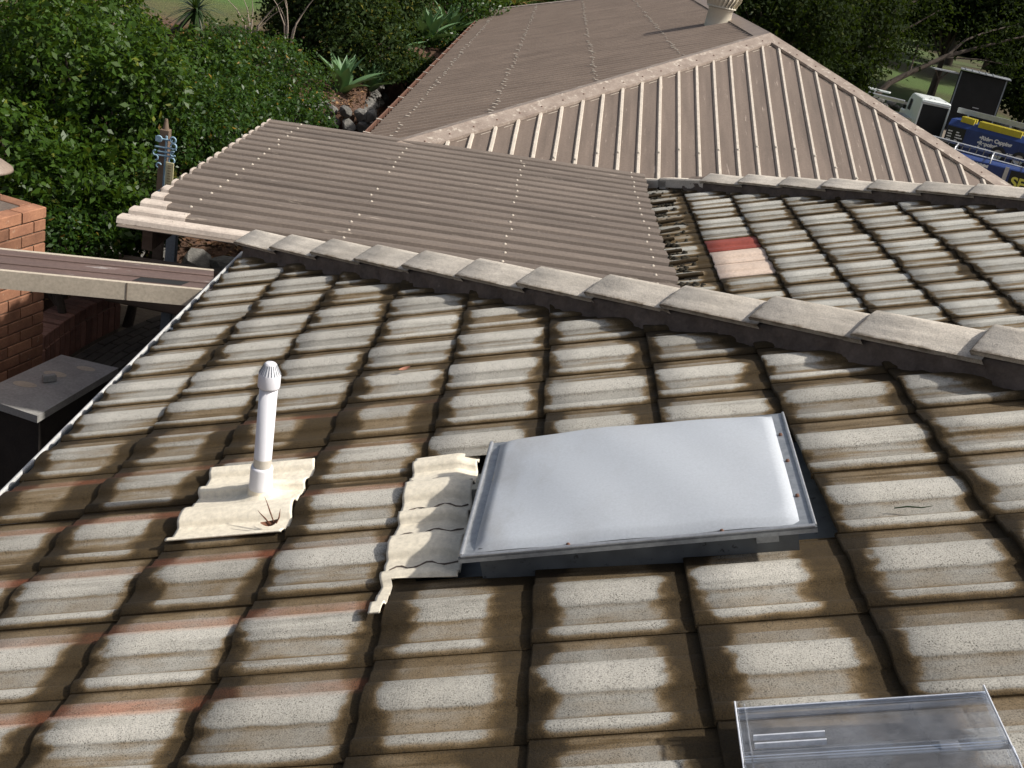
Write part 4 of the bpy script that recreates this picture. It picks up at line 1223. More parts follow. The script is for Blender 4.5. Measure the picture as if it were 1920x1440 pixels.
pts = []
for i in range(11):
    x = -4.0 + i * .2
    for k in range(4):
        pts.append((x + .1 * (k % 2) + random.gauss(0, .02), 12.32 + .04 * k + random.gauss(0, .03), -1.98 + .17 * k, .26))
for i in range(26):
    y = 12.5 + i * .27
    xw = -1.93 - .35 * ss(y, 12, 15.5) + .95 * ss(y, 16.6, 17.6)
    for k in range(4):
        pts.append((xw - .03 * k + random.gauss(0, .02), y + .12 * (k % 2), -2.3 + (.22 + .03 * max(0, i - 8) / 8) * k, .30))
rocks(rw2, pts)
# timber sleepers
a, b = at(228, 478, 9.2), at(452, 512, 8.3)
tw = empty('sleeper_wall', (a + b) / 2, label='weathered timber sleeper edging beyond the cream beam', cat='retaining wall')
d = b - a; yw = math.atan2(d.y, d.x)
for k in range(2):
    mb = MB(); mb.box((0, 0, 0), (d.length + .3, .12, .20), bev=.012)
    o = mb.build('sleeper', M['timber'], tw, loc=(0, 0, -.11 - .206 * k), rot=(0, -math.asin(d.z / d.length), yw))
pp = at(322, 462, 8.9)
mb = MB(); mb.box((0, 0, 0), (.075, .075, 2.0), bev=.006); mb.box((0, 0, 1.01), (.12, .12, .02))
o = mb.build('steel_post', M['greysteel'], loc=(pp.x, pp.y, pp.z - .75)); tag(o, 'grey steel post standing under the left end of the patio roof', 'post')

# ------------------------------------------------------------------ painted garden ornament on a post
gp = at(308, 360, 8.9)
go = empty('garden_ornament', (gp.x, gp.y, gp.z - .6), label='timber post with cream gauge strip and pale blue wire ornaments', cat='ornament')
mb = MB(); mb.box((-.03, .03, .45), (.07, .07, 1.3), bev=.006); mb.tube([(-.03, .03, 1.08), (-.03, .03, 1.18)], [.03, .012], 8); mb.build('post', M['timber'], go)
mb = MB(); mb.box((.045, -.045, .68), (.062, .012, .36), bev=.002); st_ = mb.build('gauge_strip', M['straw'], go)
for k in range(16):
    mb = MB(); mb.box((.045, -.0525, .52 + k * .021), (.026, .003, .004)); mb.build('tick_mark', M['timber'], st_)
mb = MB(); mb.tube([(0, -.03, .30), (0, -.03, 1.06)], .009, 8); mb.build('rod', M['bluepaint'], go)
def torus(c, r, t, arc=(0, 360), nm='wire_curl'):
    mb = MB(); pts = [(c[0] + r * math.cos(R(q)), c[1], c[2] + r * math.sin(R(q))) for q in np.linspace(arc[0], arc[1], 16)]
    mb.tube(pts, t, 6); return mb.build(nm, M['bluepaint'], go)
for c, r, arc in (((-.055, -.04, 1.03), .022, (0, 360)), ((.055, -.04, 1.04), .022, (0, 360)), ((.062, -.04, .99), .022, (-120, 200)), ((-.075, -.04, .915), .02, (90, 300)), ((-.075, -.04, .878), .02, (-90, 110)),
                  ((.062, -.04, .93), .020, (60, 330)), ((.055, -.04, .875), .022, (0, 360)), ((-.045, -.04, .82), .018, (20, 260)), ((-.02, -.04, .60), .016, (0, 300))):
    torus(c, r, .0075, arc)
for z, w in ((.965, .17), (.90, .13), (1.03, .10), (.93, .12)):
    mb = MB(); mb.tube([(-w / 2, -.035, z), (w / 2, -.035, z + .004)], .009, 6); mb.build('cross_bar', M['bluepaint'], go)
mb = MB(); mb.box((-.06, -.045, 1.03), (.045, .004, .04)); mb.build('plate', M['bluepaint'], go)
# ------------------------------------------------------------------ foliage
def leaves_mesh(name, C, N, size, mat, aspect=.5, jit=.9):
    """C centres, N facing directions; one folded diamond per leaf"""
    n = len(C)
    nrm = N + rng.normal(0, jit, (n, 3)); nrm /= np.linalg.norm(nrm, axis=1)[:, None] + 1e-9
    a = np.cross(nrm, rng.normal(0, 1, (n, 3))); a /= np.linalg.norm(a, axis=1)[:, None] + 1e-9
    b = np.cross(nrm, a)
    s = (size * rng.uniform(.6, 1.25, n))[:, None]
    w = s * aspect
    v = np.empty((n, 4, 3))
    v[:, 0] = C - a * s * .5; v[:, 1] = C + b * w * .5 + nrm * w * .22; v[:, 2] = C + a * s * .5 - nrm * s * .12; v[:, 3] = C - b * w * .5 + nrm * w * .22
    me = bpy.data.meshes.new(name)
    me.vertices.add(4 * n); me.vertices.foreach_set('co', v.ravel())
    me.loops.add(4 * n); me.loops.foreach_set('vertex_index', np.arange(4 * n, dtype=np.int32))
    me.polygons.add(n); me.polygons.foreach_set('loop_start', np.arange(0, 4 * n, 4, dtype=np.int32))
    me.update(); me.validate()
    me.materials.append(mat)
    return me
def blob_points(blobs, n_clump, per, spread):
    """clumps of leaves on uneven lobes: blobs = (centre, radii)"""
    vol = np.array([r[0] * r[1] + r[1] * r[2] + r[0] * r[2] for _, r in blobs]); vol = vol / vol.sum()
    Cs, Ns = [], []
    for (c, r), f in zip(blobs, vol):
        k = max(3, int(n_clump * f))
        d = rng.normal(0, 1, (k, 3)); d /= np.linalg.norm(d, axis=1)[:, None]
        rad = rng.uniform(.62, 1.06, k) ** .7
        cc = np.array(c) + d * np.array(r) * rad[:, None]
        m = rng.integers(max(2, per // 2), per + per // 2, k)
        idx = np.repeat(np.arange(k), m)
        P = cc[idx] + rng.normal(0, 1, (len(idx), 3)) * spread
        Cs.append(P); Ns.append(d[idx] + np.array([0.15, 0, .45]))
    return np.concatenate(Cs), np.concatenate(Ns)
def trunk_mb(base, top, r0, r1, limbs, wob=.08):
    mb = MB(); base = Vector(base); top = Vector(top)
    pts = [base.lerp(top, t) + Vector((math.sin(5 * t + base.x) * wob, math.cos(4 * t + base.y) * wob, 0)) * (t * (1 - t) * 3) for t in np.linspace(0, 1, 7)]
    mb.tube(pts, [r0 + (r1 - r0) * t for t in np.linspace(0, 1, 7)], 8)
    for l in limbs:
        l = [Vector(q) for q in l]
        mb.tube(l, [r1 * 1.1 * (1 - .75 * i / (len(l) - 1)) for i in range(len(l))], 6)
    return mb
def plant(name, label, cat, c, rad, mat, n_clump, per, leaf, spread, lobes=5, group=None, bark='bark', aspect=.5, limbs=True, base_z=None, jit=.9):
    c = Vector(c); z0 = gz(c.x, c.y) if base_z is None else base_z
    root = empty(name, (c.x, c.y, z0), label=label, cat=cat, group=group)
    blobs = [((0, 0, c.z - z0), tuple(q * .72 for q in rad))]
    for k in range(lobes):
        th = 2 * math.pi * (k + random.random() * .6) / lobes; ph = random.uniform(-.5, .8)
        d = Vector((math.cos(th) * math.cos(ph) * rad[0], math.sin(th) * math.cos(ph) * rad[1], math.sin(ph) * rad[2])) * random.uniform(.5, .75)
        blobs.append(((d.x, d.y, c.z - z0 + d.z), tuple(q * random.uniform(.38, .58) for q in rad)))
    Cp, Np = blob_points(blobs, n_clump, per, spread)
    keep = Cp[:, 2] > .02
    link('crown', leaves_mesh('crown', Cp[keep], Np[keep], leaf, mat, aspect, jit), None, root)
    lm = []
    if limbs:
        for (bc, br) in blobs[1:]:
            bc = Vector(bc); s = Vector((0, 0, max(.15, (c.z - z0) * .45)))
            lm.append([s, s.lerp(bc, .55) + Vector((0, 0, -.06)), bc])
    tr = .035 * max(rad) + .015
    trunk_mb((0, 0, 0), (0, 0, max(.3, c.z - z0)), tr * 1.5, tr * .6, lm).build('trunk', M[bark], root)
    return root

SH = 'shrubs along the left garden bank'
shrubs = [
    # px, py, depth, radii, mat, label
    (40, 120, 11.2, (1.25, 1.2, 1.3), 'leaf_bright', 'tall bright green shrub at the top left corner'),
    (185, 190, 10.4, (.95, .9, 1.15), 'leaf_bright', 'bright green leafy shrub left of the blue ornament'),
    (20, 300, 9.6, (.8, .8, .75), 'leaf_bright', 'bright green shrub rising behind the chimney cowl'),
    (150, 370, 9.3, (.62, .62, .55), 'leaf_bright', 'low bright green shrub just right of the chimney top'),
    (110, 445, 8.9, (.45, .40, .32), 'leaf_hedge', 'low sparse green shrub above the mulch beside the chimney'),
    (300, 280, 10.6, (.8, .8, .85), 'leaf_hedge', 'dark green shrub directly behind the blue ornament'),
    (250, 400, 9.7, (.42, .42, .5), 'leaf_dark', 'dim dull green shrub below the blue ornament'),
    (400, 250, 11.2, (.75, .8, .7), 'leaf_hedge', 'glossy dark green shrub behind the stepped edge of the patio roof'),
    (480, 120, 13.6, (.95, .9, .62), 'leaf_hedge', 'rounded glossy clipped bush above the patio roof'),
    (500, 205, 12.2, (.75, .7, .45), 'leaf_hedge', 'low glossy bush just above the far corner of the patio roof'),
    (330, 175, 12.6, (.9, .8, .8), 'leaf_bright', 'mid green shrub between the tall left shrub and the clipped bush'),
    (180, 55, 13.6, (1.0, 1.0, .95), 'leaf_bright', 'tall yellowish green shrub at the top edge, left'),
    (400, 100, 16.0, (.9, .8, .36), 'leaf_brown', 'browning shrub below the lawn at the top'),
]
for px, py, d, rad, mt, lab in shrubs:
    c = at(px, py, d)
    big = max(rad)
    k = 2 if mt == 'leaf_brown' else 1
    plant('shrub', lab, 'shrub', c, rad, M[mt], int(430 * big * big) + 120, 17, .078 if mt == 'leaf_bright' else .056, .05, lobes=9, group=SH)
for px, py, d, rad, mt, lab in ((772, 128, 19.8, (.5, .6, .32), 'leaf_dark', 'low dark shrub at the end of the rock wall'), (815, 92, 21.6, (.5, .6, .42), 'leaf_hedge', 'dark green shrub between the agaves by the far gutter'), (858, 60, 23.4, (.5, .6, .45), 'leaf_hedge', 'dark green shrub near the far end of the gutter'), (740, 62, 21.8, (.6, .6, .5), 'leaf_dark', 'dim shrub left of the reed clump')):
    plant('shrub', lab, 'shrub', at(px, py, d), rad, M[mt], 260, 16, .075, .06, lobes=6, group='low shrubs beside the metal roof')
# dark trees above the agaves and beside the metal roof
trees = [
    (585, 25, 19.0, (1.0, 1.0, 1.6), 'leaf_dark', 'dark olive tree above the clipped bush', .09),
    (665, 60, 18.5, (.95, .9, 1.35), 'leaf_dark', 'dark olive tree behind the two front agaves', .09),
    (720, 15, 21.5, (.9, .9, 1.3), 'leaf_dark', 'shadowy tree behind the reed clump', .10),
    (860, 15, 23.5, (.9, .9, .9), 'leaf_hedge', 'green tree at the far corner of the metal roof', .09),
    (960, -50, 31, (2.2, 1.6, 1.4), 'leaf_bright', 'bright green tree top behind the far end of the metal roof', .14),
    (1180, -70, 36, (2.4, 1.6, 1.3), 'leaf_dark', 'tree beyond the ridge of the metal roof', .14),
]
for px, py, d, rad, mt, lab, lf in trees:
    plant('tree', lab, 'tree', at(px, py, d), rad, M[mt], int(300 * max(rad) ** 2) + 120, 14, lf, .10, lobes=7, group='trees beside the metal roof')
RT = 'dark trees beyond the driveway'
rtrees = [
    (1455, 40, 33, (2.4, 2.2, 2.4), 'dense dark tree right behind the apex of the metal roof'),
    (1570, 60, 38, (2.3, 2.2, 2.2), 'dense dark tree above the right hip of the metal roof'),
    (1530, -60, 41, (3.0, 2.5, 2.2), 'tall dark tree at the top edge right of the turbine vent'),
    (1680, -20, 68, (4.32, 3.51, 2.7), 'dark spreading tree over the small patch of lawn'),
    (1800, 5, 63, (3.51, 3.24, 2.29), 'dark tree hanging over the black shed'),
    (1900, 40, 61, (2.97, 2.97, 2.97), 'dark tree at the top right corner'),
    (1935, 160, 62, (2.56, 2.7, 2.43), 'dark bushy tree right of the black shed'),
    (1840, -70, 84, (6.08, 4.05, 4.05), 'far dark tree at the top edge on the right'),
    (1640, -90, 94, (6.75, 4.05, 4.05), 'far dark tree behind the spreading tree'),
    (1560, 150, 36, (1.1, 1.2, 0.8), 'dark green shrub beside the roof hip above the ladder rack'),
    (2030, 20, 74, (5.4, 4.05, 5.4), 'dark tree just outside the right edge'),
    (1730, 70, 119, (7.43, 4.05, 3.51), 'distant dim tree behind the dry lawn'),
    (1850, 60, 108, (6.08, 4.05, 3.51), 'distant dim tree beyond the black shed'),
    (1600, 30, 124, (8.1, 4.05, 4.32), 'distant dim tree left of the dry lawn'),
]
rtrees += [(1985, -140, 74, (5, 5, 5), 'tall dark tree added above view to shade the lawn, nearest it'), (1950, -170, 86, (5.5, 5, 5), 'tall dark tree added above view to shade the lawn, farther back'), (2040, -60, 62, (4.5, 4.5, 5), 'tall dark tree added beyond the right edge for shade beside the vehicles'), (1880, -190, 98, (6, 5, 5), 'tallest far dark tree added above view to shade the lawn')]  # mostly out-of-view trees, added to throw shade on the lawn
for px, py, d, rad, lab in rtrees:
    m_ = max(rad)
    plant('tree', lab, 'tree', at(px, py, d), rad, M['leaf_shadow'], int(75 * m_ * m_) + 300, 16, .17 if d < 45 else .27 if d < 75 else .5, .2 if d < 75 else .4, lobes=8, group=RT, aspect=.55)
# long bare-limbed tree leaning across the lawn
root = empty('leaning_tree', at(1632, 175, 56.7) + Vector((0, 0, -1.2)), label='dark leaning tree trunk with long bare branches over the lawn', cat='tree')
def rel(x, y, d): return at(x, y, d) - root.location
mb = MB()
mb.tube([rel(1630, 190, 56.7), rel(1668, 155, 56.7), rel(1720, 130, 56.7), rel(1775, 105, 56.7), rel(1850, 85, 56.7), rel(1930, 66, 56.7)], [.17, .15, .13, .11, .07, .04], 8)
mb.tube([rel(1775, 105, 56.7), rel(1810, 75, 56.7), rel(1850, 60, 57.4), rel(1910, 45, 58.1)], [.08, .06, .05, .03], 6)
mb.tube([rel(1705, 137, 56.7), rel(1715, 105, 56.7), rel(1722, 80, 56.7)], [.05, .035, .02], 6)
mb.tube([rel(1775, 108, 56.7), rel(1840, 112, 56.7), rel(1890, 122, 56.7)], [.05, .035, .02], 6)
mb.build('trunk', M['bark'], root)
mb = MB()
mb.tube([rel(1622, 160, 55.4), rel(1628, 100, 55.4), rel(1645, 50, 55.4), rel(1680, 20, 55.4), rel(1720, 0, 55.4)], [.2, .17, .12, .09, .05], 8)
mb.tube([rel(1630, 95, 55.4), rel(1640, 40, 55.4), rel(1648, 0, 55.4)], [.1, .07, .05], 6)
mb.tube([rel(1632, 90, 55.4), rel(1690, 60, 55.4), rel(1760, 20, 55.4)], [.09, .06, .03], 6)
mb.build('limb', M['bark'], root)
Cp = np.concatenate([np.array(rel(*p)) + rng.normal(0, .6, (380, 3)) for p in ((1850, 75, 56.7), (1915, 60, 57.4), (1890, 122, 56.7), (1722, 82, 56.7), (1760, 20, 55.4), (1700, 5, 55.4))])
link('crown', leaves_mesh('crown', Cp, np.tile([0, 0, 1.0], (len(Cp), 1)), .25, M['leaf_shadow']), None, root)

# pale bare branches in front of the lawn
for x, y, d, lab in ((470, 30, 17, 'thin pale bare sapling in front of the top lawn'), (540, 35, 16.5, 'pale twiggy bare shrub left of the olive tree')):
    b = at(x, y + 50, d); root = empty('bare_sapling', (b.x, b.y, b.z), label=lab, cat='sapling')
    mb = MB()
    for k in range(6):
        dx, dz = random.uniform(-.35, .35), random.uniform(.5, .9)
        mb.tube([(0, 0, -.3), (dx * .3, 0, dz * .4), (dx * .8, .05, dz * .75), (dx * 1.3, 0, dz)], [.016, .012, .008, .003], 5)
    mb.build('branches', M['palebark'], root)

# agaves
def agave_leaf():
    mb = MB(); n = 8; vs_ = []
    for i in range(n + 1):
        t = i / n
        w = .085 * (math.sin(math.pi * min(1, (t * .62 + .30))) ** .9) * (1 - t ** 5) + .001
        z = .05 + .62 * t - .12 * t * t; x = .05 + .52 * t ** 1.3
        vs_ += [(x, -w, z + w * .35), (x + .012, 0, z), (x, w, z + w * .35)]
    mb.add(vs_, [(i * 3 + k, (i + 1) * 3 + k, (i + 1) * 3 + k + 1, i * 3 + k + 1) for i in range(n) for k in range(2)], True)
    me = mb.mesh('leaf'); me.materials.append(M['leaf_agave']); return me
AL = agave_leaf()
ag = [(640, 178, 17.6, .78, 'large pale green agave on the mulch, left of the pair above the rock wall'), (692, 172, 18.4, .66, 'green agave right of the largest one above the rock wall'),
      (742, 115, 20.5, .66, 'small upright agave by the end of the rock wall'), (800, 88, 21.5, .95, 'big agave close to the gutter of the metal roof'), (765, 78, 23.0, .8, 'agave in front of the reed clump'), (838, 70, 22.8, .85, 'agave nearest the far gutter end')]
for x, y, d, s, lab in ag:
    p = at(x, y, d)
    root = empty('agave', (p.x, p.y, gz(p.x, p.y) - .02), label=lab, cat='agave', group='agaves on the rock wall terrace')
    for k in range(20):
        t = k / 20
        o = link('leaf', AL, None, root, (0, 0, 0), (0, R(-42 + 78 * t) * 1.0 - .1, 2.399 * k + random.gauss(0, .1)))
        o.rotation_euler = Euler((0, R(-38 + 66 * t + random.gauss(0, 5)), 2.399 * k + random.gauss(0, .1)))
        o.scale = (s * (.95 + .5 * t),) * 3
# spiky heads on stems
def spiky(px, py, d, stem, ln, n, lab, droop=.35, mat='leaf_spike', w=.014, name='dracaena', up=.35):
    h = at(px, py, d); b = at(stem[0], stem[1], stem[2])
    root = empty(name, (b.x, b.y, b.z), label=lab, cat='spiky plant')
    o_ = h - b
    if o_.length > .05:
        mb = MB(); mb.tube([(0, 0, -.4), (0, 0, 0), o_ * .5 + Vector((0, 0, -.04)), o_], [.035, .032, .028, .022], 7); mb.build('stem', M['bark'], root)
    mb = MB()
    for k in range(n):
        v = Vector((random.gauss(0, 1), random.gauss(0, 1), random.gauss(up, .8))).normalized()
        side = v.cross(Vector((0, 0, 1))); side = side.normalized() if side.length > .01 else Vector((1, 0, 0))
        L = ln * random.uniform(.7, 1.1); vs_ = []
        for i in range(6):
            t = i / 5; ww = w * (1 - t ** 2) + .001
            p = o_ + v * L * t + Vector((0, 0, -droop * L * t * t))
            vs_ += [p - side * ww, p + side * ww]
        mb.add(vs_, [(2 * i, 2 * i + 1, 2 * i + 3, 2 * i + 2) for i in range(5)])
    mb.build('leaf_head', M[mat], root, fix=False)
spiky(368, 18, 13.0, (312, 66, 13.2), .48, 90, 'spiky plant on a bent stem in front of the top lawn')
spiky(318, 140, 11.2, (312, 215, 11.4), .42, 70, 'spiky plant among the shrubs above the blue ornament')
spiky(250, 10, 14, (250, 70, 14), .5, 70, 'spiky plant at the top edge among the left shrubs')
spiky(770, 35, 22.5, (770, 62, 22.5), 1.25, 190, 'tall reedy clump with drooping yellow green leaves', .75, 'leaf_reed', .016, 'reed_clump', 1.6)
spiky(965, 12, 27, (965, 60, 27), 1.1, 120, 'bright green spiky plant behind the far roof edge', .4, 'leaf_reed', .03, 'cordyline', .9)
# leaf litter on the bank
C_ = []
for i in range(2600):
    x = random.uniform(-5.2, -1.2); y = random.uniform(5.0, 7.4)
    if y < 6.3 and x > -3.5: continue
    C_.append((x, y, gz(x, y) + .03))
for i in range(2200):
    x = random.uniform(-5.0, -1.9); y = random.uniform(11.7, 16)
    C_.append((x, y, gz(x, y) + .03))
C_ = np.array(C_)
o = link('leaf_litter', leaves_mesh('leaf_litter', C_, np.tile([0, 0, 1.0], (len(C_), 1)), .07, M['litter'], .6, .35), None)
tag(o, 'brown fallen leaves and bark mulch under the shrubs', 'leaf litter', kind='stuff')
# lawn grass blades on the near part of the top lawn
# ------------------------------------------------------------------ tradesmen's vehicles on the driveway
def text_mesh(s, size, mat, name, parent, Mx, bold=.0):
    cu = bpy.data.curves.new(name, 'FONT'); cu.body = s; cu.size = size; cu.extrude = .002; cu.offset = bold
    tmp = bpy.data.objects.new('tmp', cu); col.objects.link(tmp)
    bpy.context.view_layer.update()
    me = bpy.data.meshes.new_from_object(tmp.evaluated_get(bpy.context.evaluated_depsgraph_get()))
    bpy.data.objects.remove(tmp)
    me.materials.clear(); me.materials.append(mat)
    o = link(name, me, None, parent); o.matrix_basis = Mx
    return o
def wheel(parent, x, y, z, r=.34, w=.22):
    mb = MB(); mb.lathe([(r * .6, -w / 2), (r * .93, -w / 2), (r, -w * .35), (r, w * .35), (r * .93, w / 2), (r * .6, w / 2)], 22, M=Matrix.Translation((x, y, z)) @ Matrix.Rotation(R(90), 4, 'X'))
    t = mb.build('wheel', M['black'], parent)
    mb = MB(); mb.lathe([(0, w * .42), (r * .3, w * .45), (r * .58, w * .36), (r * .62, w * .46)], 18, M=Matrix.Translation((x, y, z)) @ Matrix.Rotation(R(90), 4, 'X'))
    mb.build('rim', M['alu'], t)
# --- white van-like ute, its open dark rear towards the camera: local x = forward
p = at(1735, 215, 51)
u1 = empty('white_van', (p.x, p.y, gz(p.x, p.y) + .03), R(84), 'white work van with its dark open rear towards the camera', 'van')
zt = at(1740, 180, 51).z - u1.location.z
CW, CL, CHt = 1.36, 2.9, 1.55
z0 = zt - CHt
def van_shell():
    prof = [(-CL / 2, 0), (CL / 2, 0), (CL / 2, CHt * .5), (CL * .44, CHt * .80), (CL * .36, CHt * .95), (CL * .27, CHt), (-CL * .46, CHt), (-CL / 2, CHt * .96)]
    n = len(prof)
    mb = MB(); rings = []
    for y, top, dz in ((-CW / 2, .0, .0), (-CW / 2 + .015, .10, .0), (-CW / 2 + .10, .0, 1), (CW / 2 - .10, 0, 1), (CW / 2 - .015, .1, 0), (CW / 2, 0, 0)):
        for x, z in prof:
            hi_ = z > CHt * .9
            if dz == 0 and hi_: zz = z - (.10 if top == 0 else .03); yy = y * .95
            else: zz = z; yy = y if z < CHt * .6 else y * .95
            rings.append((x, yy, z0 + zz))
    mb.add(rings, [(r * n + i, r * n + (i + 1) % n, (r + 1) * n + (i + 1) % n, (r + 1) * n + i) for r in range(5) for i in range(n)] + [tuple(range(n)), tuple(range(6 * n - 1, 5 * n - 1, -1))])
    return mb
van_shell().build('body', M['vanwhite'], u1)
mb = MB(); mb.box((-CL / 2 - .006, 0, z0 + CHt * .44), (.012, CW * .84, CHt * .82)); mb.build('open_rear', M['dark'], u1)
mb = MB(); mb.box((-CL / 2 - .02, 0, z0 + CHt * .895), (.05, CW * .88, .05)); mb.build('rear_gutter', M['alu'], u1)
for s in (-1, 1):
    mb = MB(); mb.box((-CL / 2 - .02, s * CW * .455, z0 + CHt * .44), (.05, .06, CHt * .84)); mb.build('rear_pillar', M['vanwhite'], u1)
    mb = MB(); mb.add([(.95, 0, z0 + CHt * .50), (.35, 0, z0 + CHt * .50), (.35, 0, z0 + CHt * .82), (.80, 0, z0 + CHt * .82)], [(0, 1, 2, 3)]); o = mb.build('side_window', M['dark'], u1)
    o.location = (0, s * (CW / 2 + .002), 0)
    mb = MB(); mb.box((1.15, s * (CW / 2 + .10), z0 + CHt * .52), (.06, .14, .18), bev=.015); mb.build('mirror', M['dark'], u1)
mb = MB(); mb.box((CL / 2 + .45, 0, z0 + .34), (1.0, CW, .70), bev=.10); mb.build('bonnet', M['vanwhite'], u1)
mb = MB(); mb.add([(CL / 2 + .01, -CW * .44, z0 + CHt * .50), (CL / 2 + .01, CW * .44, z0 + CHt * .50), (CL * .44 + .02, CW * .41, z0 + CHt * .80), (CL * .44 + .02, -CW * .41, z0 + CHt * .80)], [(0, 1, 2, 3)]); mb.build('windscreen', M['dark'], u1)
mb = MB(); mb.box((0, 0, z0 - .14), (CL, CW - .04, .34), bev=.04); mb.build('sill', M['vanwhite'], u1)
for x, y in ((-.55, .10), (-.75, -.02), (-1.2, .3), (-1.25, -.4)):
    mb = MB(); mb.box((x, y, z0 + CHt + .006), (.10, .07, .012)); mb.build('roof_bracket', M['dark'], u1)
for x in (CL / 2 + .3, -CL / 2 + .55):
    for y in (-.58, .58): wheel(u1, x, y, .36)
# --- blue trailer: local x to the right along its near side
def along(x0, y0, x1, y1, d0, d1):
    a, b = at(x0, y0, d0), at(x1, y1, d1); v = b - a
    return a, b, math.atan2(v.y, v.x), math.hypot(v.x, v.y)
a, b, hd, ln = along(1782, 222, 1925, 262, 48.6, 47.0)
tr1 = empty('blue_trailer', (a.x, a.y, gz(a.x, a.y) + .03), hd, 'blue enclosed work trailer lettered in white with yellow ladders on top', 'trailer')
zt = a.z - tr1.location.z
L1, H1 = 4.9, 1.45
mb = MB(); mb.prism([(0, zt - H1), (1.7, zt - H1), (1.7, zt), (.24, zt), (0, zt - .25)], 0, L1); mb.build('body', M['vanblue'], tr1)
for x in (.95, 3.15):
    mb = MB(); mb.box((x, -.006, zt - H1 / 2 - .12), (.05, .016, H1 * .78)); mb.build('panel_rib', M['vanblue'], tr1)
mb = MB(); mb.box((.42, -.010, zt - .72), (.80, .016, .86)); sg = mb.build('sign_panel', M['signblack'], tr1)
TXF = lambda x, z: Matrix.Translation((x, -.016, z)) @ Matrix.Rotation(R(90), 4, 'X')
for i in range(5):
    zz = zt - .50 - i * .115
    for x0_, w_ in ((.08, .20), (.44, .14 + .09 * (i % 3))):
        if i == 4 and x0_ < .1: continue
        mb = MB(); vs_ = []
        nq = int(w_ / .03)
        for q in range(nq + 1): vs_ += [(x0_ + q * .032, -.0195, zz - .010 - .006 * ((q * 5 + i) % 3)), (x0_ + q * .032, -.0195, zz + .020 + .010 * ((q * 7 + i) % 3))]
        mb.add(vs_, [(2 * q, 2 * q + 2, 2 * q + 3, 2 * q + 1) for q in range(nq)])
        mb.build('small_print', M['lettering'], sg)
for i, s in enumerate(('\u2022Ridge Capping', '\u2022Repointing', '\u2022Restoration of Tiles')):
    text_mesh(s, .225, M['lettering'], 'lettering', tr1, TXF(1.45 - .03 * i, zt - .53 - i * .22), .010)
mb = MB(); mb.box((L1 / 2 + .1, 1.62, zt + .30), (L1 + .6, .12, .22)); mb.build('rail', M['alu'], tr1)
for x in (.3, 2.2, 4.2):
    mb = MB(); mb.box((x, 1.62, zt + .10), (.07, .07, .20)); mb.build('rail_post', M['alu'], tr1)
mb = MB(); mb.box((L1 * .6, .85, zt - H1 - .1), (1.1, 1.5, .14)); mb.build('axle', M['dark'], tr1)
for x in (2.4, 3.3): wheel(tr1, x, .05, .36, .34)
def ladder(root_name, label, p0, p1, width, mat, rung_mat, nr, sz=.05, group='ladders on the vehicles', up=Vector((0, 0, 1)), face=0.0):
    p0, p1 = Vector(p0), Vector(p1); d = (p1 - p0); l = d.length; dn = d.normalized()
    sd = dn.cross(up).normalized(); un = sd.cross(dn)
    root = empty(root_name, p0, label=label, cat='ladder', group=group)
    Rm = Matrix(((dn.x, sd.x, un.x), (dn.y, sd.y, un.y), (dn.z, sd.z, un.z))).to_4x4() @ Matrix.Rotation(face, 4, 'X')
    root.rotation_euler = Rm.to_euler()
    for s in (-1, 1):
        mb = MB(); mb.box((l / 2, s * width / 2, 0), (l, sz * .6, sz), bev=.004); mb.build('stile', mat, root)
    for k in range(nr):
        mb = MB(); x = l * (k + .5) / nr; mb.tube([(x, -width / 2, 0), (x, width / 2, 0)], .022, 6); mb.build('rung', rung_mat, root)
    return root
ladder('extension_ladder', 'yellow fibreglass ladder lying along the top of the blue trailer', at(1838, 233, 48.3), at(1918, 254, 47.4), .36, M['yellow'], M['yellow'], 9, .26)
ladder('extension_ladder', 'short yellow ladder end beside the white van', at(1806, 223, 48.7), at(1830, 230, 48.4), .34, M['yellow'], M['yellow'], 3, .24)
# --- nearer ute: blue tray side and black sign, carrying an aluminium ladder
a, b, hd, ln = along(1800, 300, 1930, 334, 40, 39.2)
u2 = empty('blue_tray_ute', (a.x, a.y, gz(a.x, a.y) + .03), hd, 'blue tray ute at the right edge with a black sign and ladder rack', 'ute')
zt = a.z - u2.location.z + .18
mb = MB(); mb.box((1.0, .80, zt - .40), (3.4, 1.6, .70), bev=.03); mb.build('tray', M['vanblue'], u2)
mb = MB(); mb.box((3.6, .80, zt - .25), (1.7, 1.6, 1.05), bev=.05); mb.build('cab', M['vanblue'], u2)
mb = MB(); mb.box((2.25, -.012, zt - .42), (.95, .016, .66)); mb.build('sign_panel', M['signblack'], u2)
mb = MB(); mb.box((1.62, -.03, zt - .42), (.14, .05, .80)); mb.build('stake', M['alu'], u2)
for x0_, w_, dz in ((.12, .34, .0), (.52, .46, -.04)):
    mb = MB(); vs_ = []; nq = int(w_ / .04)
    for q in range(nq + 1): vs_ += [(x0_ + q * .042, -.004, zt - .17 + dz - .012 * ((q * 5) % 3)), (x0_ + q * .042, -.004, zt - .10 + dz + .014 * ((q * 7) % 3))]
    mb.add(vs_, [(2 * q, 2 * q + 2, 2 * q + 3, 2 * q + 1) for q in range(nq)])
    mb.build('small_print', M['lettering'], u2)
text_mesh('SE', .52, M['letteryellow'], 'lettering', u2, Matrix.Translation((1.86, -.024, zt - .66)) @ Matrix.Rotation(R(90), 4, 'X'), .016)
for x in (-.3, 1.0, 2.3):
    mb = MB(); mb.tube([(x, .05, zt - .1), (x, .05, zt + .20), (x, 1.5, zt + .20), (x, 1.5, zt - .1)], .03, 7); mb.build('ladder_rack', M['alu'], u2)
for x in (-.1, 3.4):
    for y in (.05, 1.5): wheel(u2, x, y, .36)
